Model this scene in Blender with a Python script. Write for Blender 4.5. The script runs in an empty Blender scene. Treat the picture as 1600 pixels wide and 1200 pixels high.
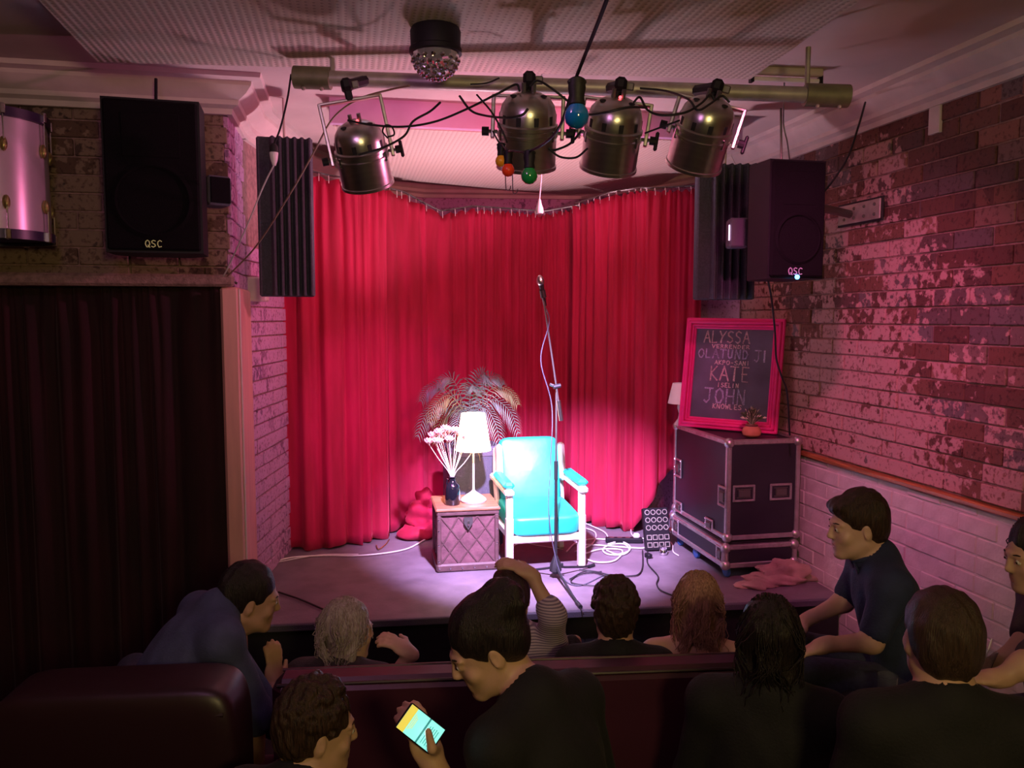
import bpy, math, random
import numpy as np
from mathutils import Vector, Matrix, Euler
random.seed(7)
rng = np.random.default_rng(5)
sc = bpy.context.scene
COL = sc.collection
PI = math.pi

# ------------------------------------------------------------------ camera, world, lights, exposure
CAMZ, FPX, PITCH, YAW = 2.32, 1250.0, math.atan(103/1250), math.radians(11.5)
STZ = 0.5                                   # stage height
cam_d = bpy.data.cameras.new('camera'); cam = bpy.data.objects.new('camera', cam_d); COL.objects.link(cam)
cam_d.sensor_width = 36; cam_d.lens = 36*FPX/1600; cam_d.clip_start = .05; cam_d.clip_end = 60
cam.location = (0, 0, CAMZ)
cam.rotation_euler = (PI/2 - PITCH, 0, -YAW)
sc.camera = cam
CM = Matrix.Translation(cam.location) @ cam.rotation_euler.to_matrix().to_4x4()
FWD = Vector((math.sin(YAW), math.cos(YAW), 0)); RGT = Vector((math.cos(YAW), -math.sin(YAW), 0))
def ray(px, py): return (CM.to_3x3() @ Vector(((px-800)/FPX, -(py-600)/FPX, -1)))
def P(px, py, d):
    r = ray(px, py); return Vector(cam.location) + r*(d/r.dot(FWD))
def G(px, py, z):
    r = ray(px, py); return Vector(cam.location) + r*((z-CAMZ)/r.z)
def GX(px, py, X):
    r = ray(px, py); return Vector(cam.location) + r*(X/r.x)
def GY(px, py, Y):
    r = ray(px, py); return Vector(cam.location) + r*(Y/r.y)

sc.view_settings.view_transform = 'Standard'; sc.view_settings.look = 'None'
sc.view_settings.gamma = 1; sc.view_settings.use_curve_mapping = False
sc.view_settings.exposure = 0.0
try:
    sc.cycles.use_denoising = True; sc.cycles.max_bounces = 6; sc.cycles.sample_clamp_indirect = 4
except Exception: pass
w = bpy.data.worlds.new('night'); sc.world = w; w.use_nodes = True
w.node_tree.nodes['Background'].inputs[0].default_value = (.02, .008, .014, 1)
w.node_tree.nodes['Background'].inputs[1].default_value = .25

def light(name, kind, loc, power, col, size=.05, aim=None, cone=60, blend=.4):
    l = bpy.data.lights.new(name, kind); l.energy = power; l.color = col
    if kind == 'AREA': l.size = size
    else: l.shadow_soft_size = size
    if kind == 'SPOT': l.spot_size = math.radians(cone); l.spot_blend = blend
    o = bpy.data.objects.new(name, l); COL.objects.link(o); o.location = loc
    if aim is not None: o.rotation_euler = (Vector(aim)-Vector(loc)).to_track_quat('-Z', 'Y').to_euler()
    return o
CHAIR = G(848, 890, STZ)
# stage cans: the second and third wash the chair, the others the curtain and the brick
light('spot_light', 'SPOT', P(838, 300, 3.85), 2400, (.72, .50, 1.0), .05, CHAIR+Vector((-.02, .1, .45)), 50, .75)
light('spot_light', 'SPOT', P(838, 300, 3.85)+Vector((.02, 0, 0)), 1900, (.92, .90, 1.0), .04, P(836, 745, 6.1), 9.5, 1)
light('spot_light', 'SPOT', P(590, 310, 4.0), 250, (1.0, .18, .74), .06, P(655, 720, 6.9), 46, 1)
light('spot_light', 'SPOT', (1.45, 2.55, 3.30), 195, (1.0, .17, .44), .05, P(1325, 660, 5.2), 66, 1)
light('spot_light', 'SPOT', P(1075, 285, 4.0), 140, (1.0, .20, .28), .06, P(690, 420, 6.6), 95, .8)
light('spot_light', 'SPOT', P(1100, 262, 4.0), 80, (1.0, .26, .50), .05, P(250, 300, 4.8), 75, .7)
# pink fill added to brighten the stage front; unseen yellow uplight behind the audience
light('pink_fill', 'AREA', (-.6, 1.2, 3.3), 8, (.90, .36, .85), .3, P(700, 300, 6.5))
light('rear_uplight', 'AREA', (.5, -1.2, 2.7), 38, (1.0, .78, .30), .4, (1.0, 2.4, 3.66))

# ------------------------------------------------------------------ materials
def mat(name, col, rough=.6, metal=0, noise=0, nscale=8, bump=0, bscale=40, emit=None, estr=0, sheen=0, trans=0, alpha=1, col2=None, stretch=None, coat=0, subs=0, spec=None):
    m = bpy.data.materials.new(name); m.use_nodes = True
    nt = m.node_tree; b = nt.nodes['Principled BSDF']
    b.inputs['Base Color'].default_value = (*col, 1); b.inputs['Roughness'].default_value = rough; b.inputs['Metallic'].default_value = metal
    if spec is not None: b.inputs['Specular IOR Level'].default_value = spec
    if sheen: b.inputs['Sheen Weight'].default_value = sheen; b.inputs['Sheen Tint'].default_value = (*[min(1, c*1.6+.1) for c in col], 1)
    if trans: b.inputs['Transmission Weight'].default_value = trans
    if coat: b.inputs['Coat Weight'].default_value = coat
    if subs: b.inputs['Subsurface Weight'].default_value = subs; b.inputs['Subsurface Radius'].default_value = (.01, .004, .002)
    if emit: b.inputs['Emission Color'].default_value = (*emit, 1); b.inputs['Emission Strength'].default_value = estr
    tc = nt.nodes.new('ShaderNodeTexCoord'); mp = nt.nodes.new('ShaderNodeMapping'); nt.links.new(tc.outputs['Object'], mp.inputs[0])
    if stretch: mp.inputs['Scale'].default_value = stretch
    if noise or col2:
        n = nt.nodes.new('ShaderNodeTexNoise'); n.inputs['Scale'].default_value = nscale; n.inputs['Detail'].default_value = 5
        nt.links.new(mp.outputs[0], n.inputs['Vector'])
        r = nt.nodes.new('ShaderNodeValToRGB'); nt.links.new(n.outputs['Fac'], r.inputs[0])
        c2 = col2 or tuple(max(0, c*(1-noise)) for c in col); c1 = col if col2 else tuple(min(1, c*(1+noise*.5)) for c in col)
        r.color_ramp.elements[0].position = .35; r.color_ramp.elements[1].position = .65
        r.color_ramp.elements[0].color = (*c2, 1); r.color_ramp.elements[1].color = (*c1, 1)
        nt.links.new(r.outputs[0], b.inputs['Base Color'])
    if bump:
        n = nt.nodes.new('ShaderNodeTexNoise'); n.inputs['Scale'].default_value = bscale; n.inputs['Detail'].default_value = 4
        nt.links.new(mp.outputs[0], n.inputs['Vector'])
        bp = nt.nodes.new('ShaderNodeBump'); bp.inputs['Strength'].default_value = min(1, bump); bp.inputs['Distance'].default_value = .01
        nt.links.new(n.outputs['Fac'], bp.inputs['Height']); nt.links.new(bp.outputs[0], b.inputs['Normal'])
    return m

def brick_mat(name, base, paint, grey, mode='obj', worn=False):
    """fired brick with patches of old paint left on it"""
    m = bpy.data.materials.new(name); m.use_nodes = True; nt = m.node_tree; N = nt.nodes; Lk = nt.links
    b = N['Principled BSDF']; b.inputs['Roughness'].default_value = .8
    geo = N.new('ShaderNodeNewGeometry')
    rnd = geo.outputs['Random Per Island'] if mode == 'isl' else N.new('ShaderNodeObjectInfo').outputs['Random']
    r = N.new('ShaderNodeValToRGB'); Lk.new(rnd, r.inputs[0]); cr = r.color_ramp
    cr.elements[0].color = (*base, 1); cr.elements[1].color = (*[c*1.5 for c in base], 1)
    e = cr.elements.new(.45); e.color = (*[base[0]*.55, base[1]*.5, base[2]*.6], 1)
    e = cr.elements.new(.7); e.color = (*grey, 1)
    n1 = N.new('ShaderNodeTexNoise'); n1.inputs['Scale'].default_value = 1.5; n1.inputs['Detail'].default_value = 3; Lk.new(geo.outputs['Position'], n1.inputs['Vector'])
    n2 = N.new('ShaderNodeTexNoise'); n2.inputs['Scale'].default_value = 20; n2.inputs['Detail'].default_value = 6; Lk.new(geo.outputs['Position'], n2.inputs['Vector'])
    a = N.new('ShaderNodeMath'); a.operation = 'ADD'; Lk.new(n1.outputs['Fac'], a.inputs[0]); Lk.new(n2.outputs['Fac'], a.inputs[1])
    a3 = N.new('ShaderNodeMath'); a3.operation = 'MULTIPLY_ADD'; a3.inputs[1].default_value = .22; Lk.new(rnd, a3.inputs[0]); Lk.new(a.outputs[0], a3.inputs[2])
    sp = N.new('ShaderNodeSeparateXYZ'); Lk.new(geo.outputs['Position'], sp.inputs[0])
    gz = N.new('ShaderNodeMapRange'); gz.inputs['From Min'].default_value = 2.2; gz.inputs['From Max'].default_value = 3.5; gz.inputs['To Min'].default_value = 0; gz.inputs['To Max'].default_value = -.34; Lk.new(sp.outputs[2], gz.inputs['Value'])
    gy = N.new('ShaderNodeMapRange'); gy.inputs['From Min'].default_value = 4.6; gy.inputs['From Max'].default_value = 3.4; gy.inputs['To Min'].default_value = .03; gy.inputs['To Max'].default_value = -.26; Lk.new(sp.outputs[1], gy.inputs['Value'])
    gs = N.new('ShaderNodeMath'); gs.operation = 'ADD'; Lk.new(gz.outputs[0], gs.inputs[0]); Lk.new(gy.outputs[0], gs.inputs[1])
    gt = N.new('ShaderNodeMath'); gt.operation = 'ADD'; Lk.new(gs.outputs[0], gt.inputs[0]); Lk.new(a3.outputs[0], gt.inputs[1]); a3 = gt if worn else a3
    rr = N.new('ShaderNodeValToRGB'); Lk.new(a3.outputs[0], rr.inputs[0]); rr.color_ramp.elements[0].position = .94; rr.color_ramp.elements[1].position = 1.24
    mx = N.new('ShaderNodeMixRGB'); Lk.new(rr.outputs[0], mx.inputs[0]); Lk.new(r.outputs[0], mx.inputs[1]); mx.inputs[2].default_value = (*paint, 1)
    n4 = N.new('ShaderNodeTexNoise'); n4.inputs['Scale'].default_value = 45; n4.inputs['Detail'].default_value = 5; Lk.new(geo.outputs['Position'], n4.inputs['Vector'])
    r4 = N.new('ShaderNodeValToRGB'); Lk.new(n4.outputs['Fac'], r4.inputs[0]); r4.color_ramp.elements[0].position = .34; r4.color_ramp.elements[0].color = (.45, .36, .36, 1); r4.color_ramp.elements[1].position = .46; r4.color_ramp.elements[1].color = (1, 1, 1, 1)
    mx2 = N.new('ShaderNodeMixRGB'); mx2.blend_type = 'MULTIPLY'; mx2.inputs[0].default_value = .9; Lk.new(mx.outputs[0], mx2.inputs[1]); Lk.new(r4.outputs[0], mx2.inputs[2])
    Lk.new(mx2.outputs[0], b.inputs['Base Color'])
    bp = N.new('ShaderNodeBump'); bp.inputs['Strength'].default_value = .7; bp.inputs['Distance'].default_value = .012
    Lk.new(n2.outputs['Fac'], bp.inputs['Height']); Lk.new(bp.outputs[0], b.inputs['Normal'])
    return m

def panel_mat(name, col, hole):
    """acoustic board: shallow ribs with a row of punched dimples on each"""
    m = bpy.data.materials.new(name); m.use_nodes = True; nt = m.node_tree; N = nt.nodes; Lk = nt.links
    b = N['Principled BSDF']; b.inputs['Roughness'].default_value = .75
    tc = N.new('ShaderNodeTexCoord'); s = N.new('ShaderNodeSeparateXYZ'); Lk.new(tc.outputs['Object'], s.inputs[0])
    def wave(out, per):
        a = N.new('ShaderNodeMath'); a.operation = 'MULTIPLY'; a.inputs[1].default_value = 2*PI/per; Lk.new(out, a.inputs[0])
        c = N.new('ShaderNodeMath'); c.operation = 'SINE'; Lk.new(a.outputs[0], c.inputs[0]); return c.outputs[0]
    wx = wave(s.outputs[0], .030); wy = wave(s.outputs[1], .030)
    ad = N.new('ShaderNodeMath'); ad.operation = 'ADD'; Lk.new(wx, ad.inputs[0]); Lk.new(wy, ad.inputs[1])
    r = N.new('ShaderNodeValToRGB'); r.color_ramp.elements[0].position = .52; r.color_ramp.elements[0].color = (*col, 1); r.color_ramp.elements[1].position = .72; r.color_ramp.elements[1].color = (*hole, 1)
    mul = N.new('ShaderNodeMath'); mul.operation = 'MULTIPLY'; mul.inputs[1].default_value = .5; Lk.new(ad.outputs[0], mul.inputs[0]); Lk.new(mul.outputs[0], r.inputs[0])
    Lk.new(r.outputs[0], b.inputs['Base Color'])
    bp = N.new('ShaderNodeBump'); bp.inputs['Strength'].default_value = .3; bp.inputs['Distance'].default_value = .003; bp.invert = True
    Lk.new(wx, bp.inputs['Height']); Lk.new(bp.outputs[0], b.inputs['Normal'])
    return m

def velvet(name, col, dark):
    m = mat(name, col, rough=.85, sheen=.6, col2=dark, nscale=3, stretch=(3, 3, .4), bump=.15, bscale=60)
    m.node_tree.nodes['Principled BSDF'].inputs['Sheen Roughness'].default_value = .4
    return m
def hair_mat(name, col, dark):
    return mat(name, col, rough=.42, col2=dark, nscale=60, stretch=(3, 3, .35), bump=.6, bscale=120, spec=.35)

MT = dict(
  ceil=mat('ceiling_paint', (.60, .50, .46), .8, noise=.12, nscale=2, bump=.1, bscale=15),
  panel=panel_mat('acoustic_board', (.62, .54, .45), (.40, .33, .27)),
  lilac=mat('mauve_fascia', (.60, .40, .60), .6, noise=.08, nscale=5),  # pale base colour tinted mauve
  plaster=mat('cornice_plaster', (.66, .56, .52), .6, noise=.1, nscale=6),
  mortar=mat('mortar', (.33, .20, .19), .9, noise=.3, nscale=30, bump=.5, bscale=90),
  brick=brick_mat('old_brick', (.19, .075, .055), (.50, .27, .27), (.15, .11, .12), 'obj', True),
  brick_i=brick_mat('old_brick_joined', (.19, .075, .055), (.50, .27, .27), (.15, .11, .12), 'isl', True),
  brick_d=brick_mat('dark_rough_brick', (.12, .065, .045), (.24, .16, .12), (.09, .065, .055), 'isl'),
  brick_v=brick_mat('magenta_lit_brick', (.40, .19, .36), (.56, .30, .52), (.28, .14, .27), 'isl'),  # magenta stage light put into the brick colour
  white=mat('white_brick_paint', (.66, .55, .58), .55, noise=.1, nscale=10, bump=.3, bscale=50),
  wood_rail=mat('varnished_rail', (.40, .14, .05), .35, noise=.4, nscale=4, stretch=(10, 1, 10)),
  floor=mat('dark_carpet', (.035, .02, .03), .95, noise=.3, nscale=60, bump=.4, bscale=200),
  stage=mat('stage_vinyl', (.19, .15, .18), .55, noise=.22, nscale=5, bump=.15, bscale=60),
  black=mat('black_paint', (.012, .011, .014), .6, noise=.2, nscale=20),
  post=mat('salmon_post_paint', (.75, .38, .34), .5, noise=.1, nscale=4, stretch=(4, 4, .5)),
  red=velvet('red_velvet', (.46, .006, .058), (.31, .003, .030)),
  wine=velvet('wine_velvet', (.035, .002, .008), (.016, .001, .004)),
  foam=mat('grey_foam', (.07, .07, .095), .95, noise=.2, nscale=80, bump=.5, bscale=200),
  plastic=mat('black_plastic', (.010, .008, .012), .55, noise=.1, spec=.25, bump=.1, bscale=300),
  grille=mat('black_grille', (.005, .004, .006), .7, spec=.12, bump=.6, bscale=400),
  satin=mat('satin_metal', (.80, .76, .74), .35, .3),
  steel=mat('brushed_steel', (.62, .60, .56), .28, 1, noise=.08, nscale=4, stretch=(1, 1, 14), bump=.05, bscale=60),
  dsteel=mat('dark_steel', (.18, .17, .16), .4, .8),
  galv=mat('galvanised_pipe', (.42, .38, .33), .45, .4, noise=.2, nscale=14),
  olive=mat('olive_sleeve', (.22, .21, .13), .5, .4, noise=.2, nscale=14),
  chrome=mat('chrome', (.85, .85, .88), .12, 1),
  clear=mat('clear_crystal', (.95, .95, .98), .05, 0, trans=.85),
  rubber=mat('black_rubber', (.01, .01, .012), .6),
  wcable=mat('white_cable', (.78, .72, .72), .45),
  bcable=mat('brown_cable', (.28, .17, .12), .5),
  teal=mat('teal_vinyl', (.012, .58, .53), .46, spec=.9, noise=.12, nscale=5, bump=.1, bscale=25),
  cream=mat('cream_wood', (.80, .66, .56), .4, noise=.12, nscale=3, stretch=(6, 6, 1)),
  trunk=mat('trunk_leather', (.15, .065, .075), .5, noise=.3, nscale=12, bump=.3, bscale=60),
  strap=mat('trunk_strap', (.10, .05, .05), .5, noise=.2, nscale=20),
  trunkwood=mat('trunk_lid_wood', (.34, .15, .08), .35, noise=.35, nscale=5, stretch=(1, 8, 8)),
  ampg=mat('amp_grille_cloth', (.07, .07, .10), .8, bump=.4, bscale=300, noise=.1, nscale=60),
  ampb=mat('amp_covering', (.09, .08, .11), .6, bump=.3, bscale=150),
  pink=mat('hot_pink_paint', (.95, .03, .28), .35, noise=.06, nscale=10, bump=.2, bscale=30),
  board=mat('chalkboard_slate', (.13, .09, .17), .6, noise=.35, nscale=4, bump=.05),
  chalkp=mat('pink_chalk', (.92, .55, .66), .9, noise=.45, nscale=90),
  chalkv=mat('violet_chalk', (.68, .54, .92), .9, noise=.45, nscale=90),
  case=mat('case_laminate', (.022, .018, .032), .45, noise=.2, nscale=4, bump=.15, bscale=250),
  alu=mat('aluminium_edge', (.58, .54, .56), .38, .85, noise=.15, nscale=20),
  wshade=mat('white_shade', (.85, .80, .82), .6, emit=(1, .75, .8), estr=.05),  # shade of the unlit lamp, brightened by a faint added glow
  ceramic=mat('white_ceramic', (.82, .78, .8), .25),
  terra=mat('terracotta', (.60, .20, .12), .65, noise=.15, nscale=15),
  leafd=mat('dark_leaf', (.10, .13, .07), .5, noise=.4, nscale=20),
  palm=mat('palm_leaf', (.13, .20, .15), .45, noise=.3, nscale=8),
  palmtip=mat('palm_leaf_light', (.26, .30, .12), .45, noise=.3, nscale=8),
  vase=mat('black_glass', (.008, .008, .012), .1, coat=.5),
  petal=mat('pale_petal', (.88, .62, .55), .6, noise=.15, nscale=30),
  stem=mat('pale_stem', (.72, .62, .50), .5),
  maroon=mat('maroon_vinyl', (.055, .012, .028), .36, noise=.15, nscale=3, bump=.12, bscale=12),
  dvinyl=mat('dark_vinyl', (.022, .006, .011), .40, bump=.1, bscale=15),
  cloth=mat('pale_dust_cloth', (.40, .26, .22), .85, noise=.3, nscale=7, bump=.3, bscale=30),
  glass=mat('glass', (.9, .95, .95), .03, trans=.95),
  drum=mat('silver_drum_wrap', (.60, .46, .56), .3, .35, noise=.15, nscale=2),
  brass=mat('aged_brass', (.55, .45, .18), .3, .9),
  blueled=mat('blue_led', (.1, .3, 1), .3, emit=(.1, .45, 1), estr=6),
  redled=mat('red_pilot_lamp', (1, .1, .1), .3, emit=(1, .08, .1), estr=4),
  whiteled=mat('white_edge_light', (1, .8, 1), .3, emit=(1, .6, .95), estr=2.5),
  logo=mat('glowing_logo_print', (.60, .60, .25), .4, emit=(.5, .5, .2), estr=.15),  # print given a slight glow of its own
  bluewheel=mat('blue_wheel', (.03, .10, .32), .5),
)
def skin_m(n, c): return mat(n, c, .5, noise=.08, nscale=12, subs=.08, bump=.05, bscale=150)

# ------------------------------------------------------------------ mesh helpers
def tag(o, label=None, cat=None, group=None, kind=None):
    if label: o['label'] = label
    if cat: o['category'] = cat
    if group: o['group'] = group
    if kind: o['kind'] = kind
    return o
def empty(name, loc=(0, 0, 0), rz=0, label=None, cat=None, group=None, rot=None):
    o = bpy.data.objects.new(name, None); COL.objects.link(o); o.location = loc; o.rotation_euler = rot or (0, 0, rz); o.empty_display_size = .1
    return tag(o, label, cat, group)
class MB:
    def __init__(s): s.v = []; s.f = []; s.T = Matrix.Identity(4)
    def add(s, vs, fs):
        n = len(s.v); s.v += [tuple(s.T @ Vector(v)) for v in vs]; s.f += [tuple(i+n for i in f) for f in fs]; return s
    def box(s, c, size, rot=None, ch=None):
        hx, hy, hz = (abs(a)/2 for a in size); ch = min(hx, hy, hz)*.25 if ch is None else min(ch, hx*.9, hy*.9, hz*.9)
        R = (Euler(rot).to_matrix() if isinstance(rot, tuple) else rot) if rot is not None else Matrix.Identity(3); c = Vector(c)
        vs = []; idx = {}
        for sx in (-1, 1):
            for sy in (-1, 1):
                for sz in (-1, 1):
                    for a in range(3):
                        h = [hx, hy, hz]; h = [h[k]-(0 if k == a else ch) for k in range(3)]
                        idx[(sx, sy, sz, a)] = len(vs); vs.append(c + R @ Vector((sx*h[0], sy*h[1], sz*h[2])))
        fs = []; q = idx; S = (-1, 1)
        for x in S: f = [q[(x, -1, -1, 0)], q[(x, 1, -1, 0)], q[(x, 1, 1, 0)], q[(x, -1, 1, 0)]]; fs.append(f if x > 0 else f[::-1])
        for y in S: f = [q[(-1, y, -1, 1)], q[(-1, y, 1, 1)], q[(1, y, 1, 1)], q[(1, y, -1, 1)]]; fs.append(f if y > 0 else f[::-1])
        for z in S: f = [q[(-1, -1, z, 2)], q[(1, -1, z, 2)], q[(1, 1, z, 2)], q[(-1, 1, z, 2)]]; fs.append(f if z > 0 else f[::-1])
        for x in S:
            for y in S:
                f = [q[(x, y, -1, 0)], q[(x, y, -1, 1)], q[(x, y, 1, 1)], q[(x, y, 1, 0)]]; fs.append(f if x*y > 0 else f[::-1])
            for z in S:
                f = [q[(x, -1, z, 0)], q[(x, 1, z, 0)], q[(x, 1, z, 2)], q[(x, -1, z, 2)]]; fs.append(f if x*z > 0 else f[::-1])
        for y in S:
            for z in S:
                f = [q[(-1, y, z, 1)], q[(-1, y, z, 2)], q[(1, y, z, 2)], q[(1, y, z, 1)]]; fs.append(f if y*z > 0 else f[::-1])
        for x in S:
            for y in S:
                for z in S:
                    f = [q[(x, y, z, 0)], q[(x, y, z, 1)], q[(x, y, z, 2)]]; fs.append(f if x*y*z > 0 else f[::-1])
        return s.add(vs, fs)
    def tube(s, pts, r, n=8, caps=True, flat=None):
        pts = [Vector(p) for p in pts]; rs = r if isinstance(r, (list, tuple)) else [r]*len(pts)
        t0 = (pts[1]-pts[0]).normalized(); up = Vector((0, 0, 1)) if abs(t0.z) < .9 else Vector((1, 0, 0))
        u = t0.cross(up).normalized(); vs = []; fs = []
        for i, p in enumerate(pts):
            t = (pts[min(i+1, len(pts)-1)]-pts[max(i-1, 0)]).normalized()
            u = (u - t*u.dot(t)); u = u.normalized() if u.length > 1e-6 else t.orthogonal().normalized(); v = t.cross(u)
            for k in range(n):
                a = 2*PI*k/n; vs.append(p + (u*math.cos(a)+v*math.sin(a)*(flat or 1))*rs[i])
        for i in range(len(pts)-1):
            for k in range(n): fs.append((i*n+k, i*n+(k+1) % n, (i+1)*n+(k+1) % n, (i+1)*n+k))
        if caps: fs.append(tuple(range(n))[::-1]); fs.append(tuple(range((len(pts)-1)*n, len(pts)*n)))
        return s.add(vs, fs)
    def lathe(s, prof, n=24, M=None, cap=True, squash=(1, 1)):
        M = M or Matrix.Identity(4); vs = []; fs = []
        for r, z in prof:
            for k in range(n): a = 2*PI*k/n; vs.append(M @ Vector((r*math.cos(a)*squash[0], r*math.sin(a)*squash[1], z)))
        for i in range(len(prof)-1):
            for k in range(n): fs.append((i*n+k, i*n+(k+1) % n, (i+1)*n+(k+1) % n, (i+1)*n+k))
        if cap:
            if prof[0][0] > 1e-4: fs.append(tuple(range(n))[::-1])
            if prof[-1][0] > 1e-4: fs.append(tuple(range((len(prof)-1)*n, len(prof)*n)))
        return s.add(vs, fs)
    def ball(s, c, r, n=12, rot=None):
        r = r if isinstance(r, (tuple, list)) else (r, r, r); m = n//2+1
        M = Matrix.Translation(Vector(c)) @ (rot.to_4x4() if rot is not None else Matrix.Identity(4)) @ Matrix.Diagonal((*r, 1))
        return s.lathe([(max(1e-5, math.sin(PI*i/m)), -math.cos(PI*i/m)) for i in range(m+1)], n, M, False)
    def prism(s, poly, z0, z1):
        n = len(poly); vs = [(x, y, z0) for x, y in poly]+[(x, y, z1) for x, y in poly]
        fs = [tuple(range(n))[::-1], tuple(range(n, 2*n))]+[(k, (k+1) % n, n+(k+1) % n, n+k) for k in range(n)]
        return s.add(vs, fs)
    def build(s, name, m, parent=None, angle=35, smooth=True, loc=None):
        me = bpy.data.meshes.new(name); me.from_pydata(s.v, [], s.f); me.materials.append(m)
        if smooth:
            me.polygons.foreach_set('use_smooth', [True]*len(me.polygons))
            me.set_sharp_from_angle(angle=math.radians(angle))
        o = bpy.data.objects.new(name, me); COL.objects.link(o)
        if parent: o.parent = parent
        if loc: o.location = loc
        return o
def B(c, size, **k): return MB().box(c, size, **k)
def copy_tree(o, parent=None):
    c = o.copy(); COL.objects.link(c); c.parent = parent
    for ch in o.children: copy_tree(ch, c)
    return c
def smooth_path(pts, k=6):
    pts = [Vector(p) for p in pts]; out = []
    q = [pts[0]*2-pts[1]]+pts+[pts[-1]*2-pts[-2]]
    for i in range(1, len(q)-2):
        a, b, c, d = q[i-1:i+3]
        for j in range(k):
            t = j/k; out.append(.5*((2*b)+(c-a)*t+(2*a-5*b+4*c-d)*t*t+(3*b-a-3*c+d)*t**3))
    out.append(pts[-1]); return out
def cable(name, pts, r, m, label, cat='cable', group=None, k=6, n=6):
    pp = smooth_path(pts, k); base = pp[0].copy()
    mb = MB().tube([p-base for p in pp], r, n); o = mb.build(name, m, loc=base); return tag(o, label, cat, group)

# simple stroke lettering (chalk and logos)
FONT = {'A': [[(0, 0), (.45, 1), (.95, 0)], [(.2, .38), (.78, .38)]], 'L': [[(.1, 1), (.1, 0), (.75, .02)]], 'Y': [[(0, 1), (.4, .5)], [(.9, 1), (.4, .5), (.2, 0)]],
 'S': [[(.8, .9), (.45, 1), (.1, .85), (.15, .62), (.7, .42), (.78, .18), (.4, 0), (.02, .12)]], 'V': [[(0, 1), (.4, 0), (.85, 1)]], 'E': [[(.8, 1), (.12, 1), (.12, 0), (.8, 0)], [(.12, .5), (.65, .52)]],
 'R': [[(.1, 0), (.1, 1), (.6, .95), (.7, .72), (.5, .52), (.1, .5)], [(.4, .5), (.85, 0)]], 'N': [[(.05, 0), (.1, 1), (.75, 0), (.8, 1)]], 'D': [[(.1, 0), (.1, 1), (.55, .9), (.82, .5), (.55, .08), (.1, 0)]],
 'O': [[(.45, 1), (.1, .8), (.02, .45), (.25, .03), (.6, .03), (.88, .4), (.78, .82), (.45, 1)]], 'T': [[(0, 1), (.9, .97)], [(.45, 1), (.42, 0)]], 'U': [[(.08, 1), (.1, .25), (.38, 0), (.7, .2), (.78, 1)]],
 'J': [[(0, 1), (.9, 1)], [(.55, 1), (.55, .2), (.3, 0), (.02, .15)]], 'I': [[(.3, 1), (.3, 0)]], 'K': [[(.1, 1), (.1, 0)], [(.8, 1), (.12, .48), (.85, 0)]], 'P': [[(.1, 0), (.1, 1), (.6, .95), (.7, .7), (.5, .5), (.1, .48)]],
 '-': [[(.15, .5), (.7, .5)]], 'H': [[(.08, 1), (.08, 0)], [(.8, 1), (.8, 0)], [(.08, .5), (.8, .5)]], 'W': [[(0, 1), (.2, 0), (.45, .7), (.7, 0), (.92, 1)]],
 'Q': [[(.45, 1), (.1, .8), (.02, .45), (.25, .03), (.6, .03), (.88, .4), (.78, .82), (.45, 1)], [(.5, .3), (.9, -.05)]], 'C': [[(.85, .85), (.5, 1), (.12, .8), (.05, .4), (.3, .02), (.8, .1)]]}
def letters(mb, text, x0, z0, x1, h, th, y=0, jit=.03, slope=0, rep=1):
    """strokes in the local XZ plane between x0 and x1, facing -Y"""
    adv = (x1-x0)/len(text); r = random.Random(text)
    for _ in range(rep):
        for i, c in enumerate(text):
            for st in FONT.get(c, []):
                pts = [(x0+adv*i+adv*.84*a+r.uniform(-jit, jit)*h, z0+h*b+slope*(adv*i)+r.uniform(-jit, jit)*h) for a, b in st]
                for (ax, az), (bx, bz) in zip(pts, pts[1:]):
                    dx, dz = bx-ax, bz-az; l = math.hypot(dx, dz) or 1; nx, nz = -dz/l*th/2, dx/l*th/2; dx, dz = dx/l*th*.3, dz/l*th*.3
                    q = [(ax+nx-dx, az+nz-dz), (bx+nx+dx, bz+nz+dz), (bx-nx+dx, bz-nz+dz), (ax-nx-dx, az-nz-dz)]
                    mb.add([(a, y-.0015, b) for a, b in q]+[(a, y+.0005, b) for a, b in q], [(0, 1, 2, 3), (4, 7, 6, 5), (0, 4, 5, 1), (1, 5, 6, 2), (2, 6, 7, 3), (3, 7, 4, 0)])
    return mb
# ------------------------------------------------------------------ the room
XR, XL = 3.17, -.66                         # brick wall beside the audience, return wall left of the stage
ZC, ZCOR = 3.66, 3.47                       # ceiling, underside of the cornice
YF = 4.90                                   # the wall above the dark curtain
def struct(o): o['kind'] = 'structure'; return o
struct(B((0, 1.2, -.05), (9, 7.6, .1)).build('floor', MT['floor']))
struct(B((.1, -.2, .15), (8.4, 4.8, .3), ch=.01).build('floor_tier', MT['floor']))      # raised rear rows
struct(B((2.3, 2.7, .15), (1.7, 1.0, .298), ch=.01).build('floor_side_tier', MT['floor']))
# stage
sA, sB = G(330, 981, STZ), G(1290, 935, STZ)
sB = sA + (sB-sA)*((XR-.03-sA.x)/(sB.x-sA.x)); sA.x = max(sA.x, XL+.01)
stage = struct(MB().prism([(sA.x, sA.y), (sB.x, sB.y), (XR-.01, 7.95), (XL-.1, 7.95)], STZ-.04, STZ).build('floor_stage', MT['stage']))
dirS = (sB-sA).normalized(); rzS = math.atan2(dirS.y, dirS.x); Ls = (sB-sA).length
fas = struct(B(((sA.x+sB.x)/2, (sA.y+sB.y)/2+.06, (STZ-.04)/2), (Ls, .03, STZ-.04), rot=(0, 0, rzS), ch=.002).build('trim_1', MT['black']))
nos = B(((sA.x+sB.x)/2, (sA.y+sB.y)/2-.008, STZ-.022), (Ls, .03, .045), rot=(0, 0, rzS), ch=.006).build('stage_nosing', MT['ampb'], None); nos.parent = fas
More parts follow.
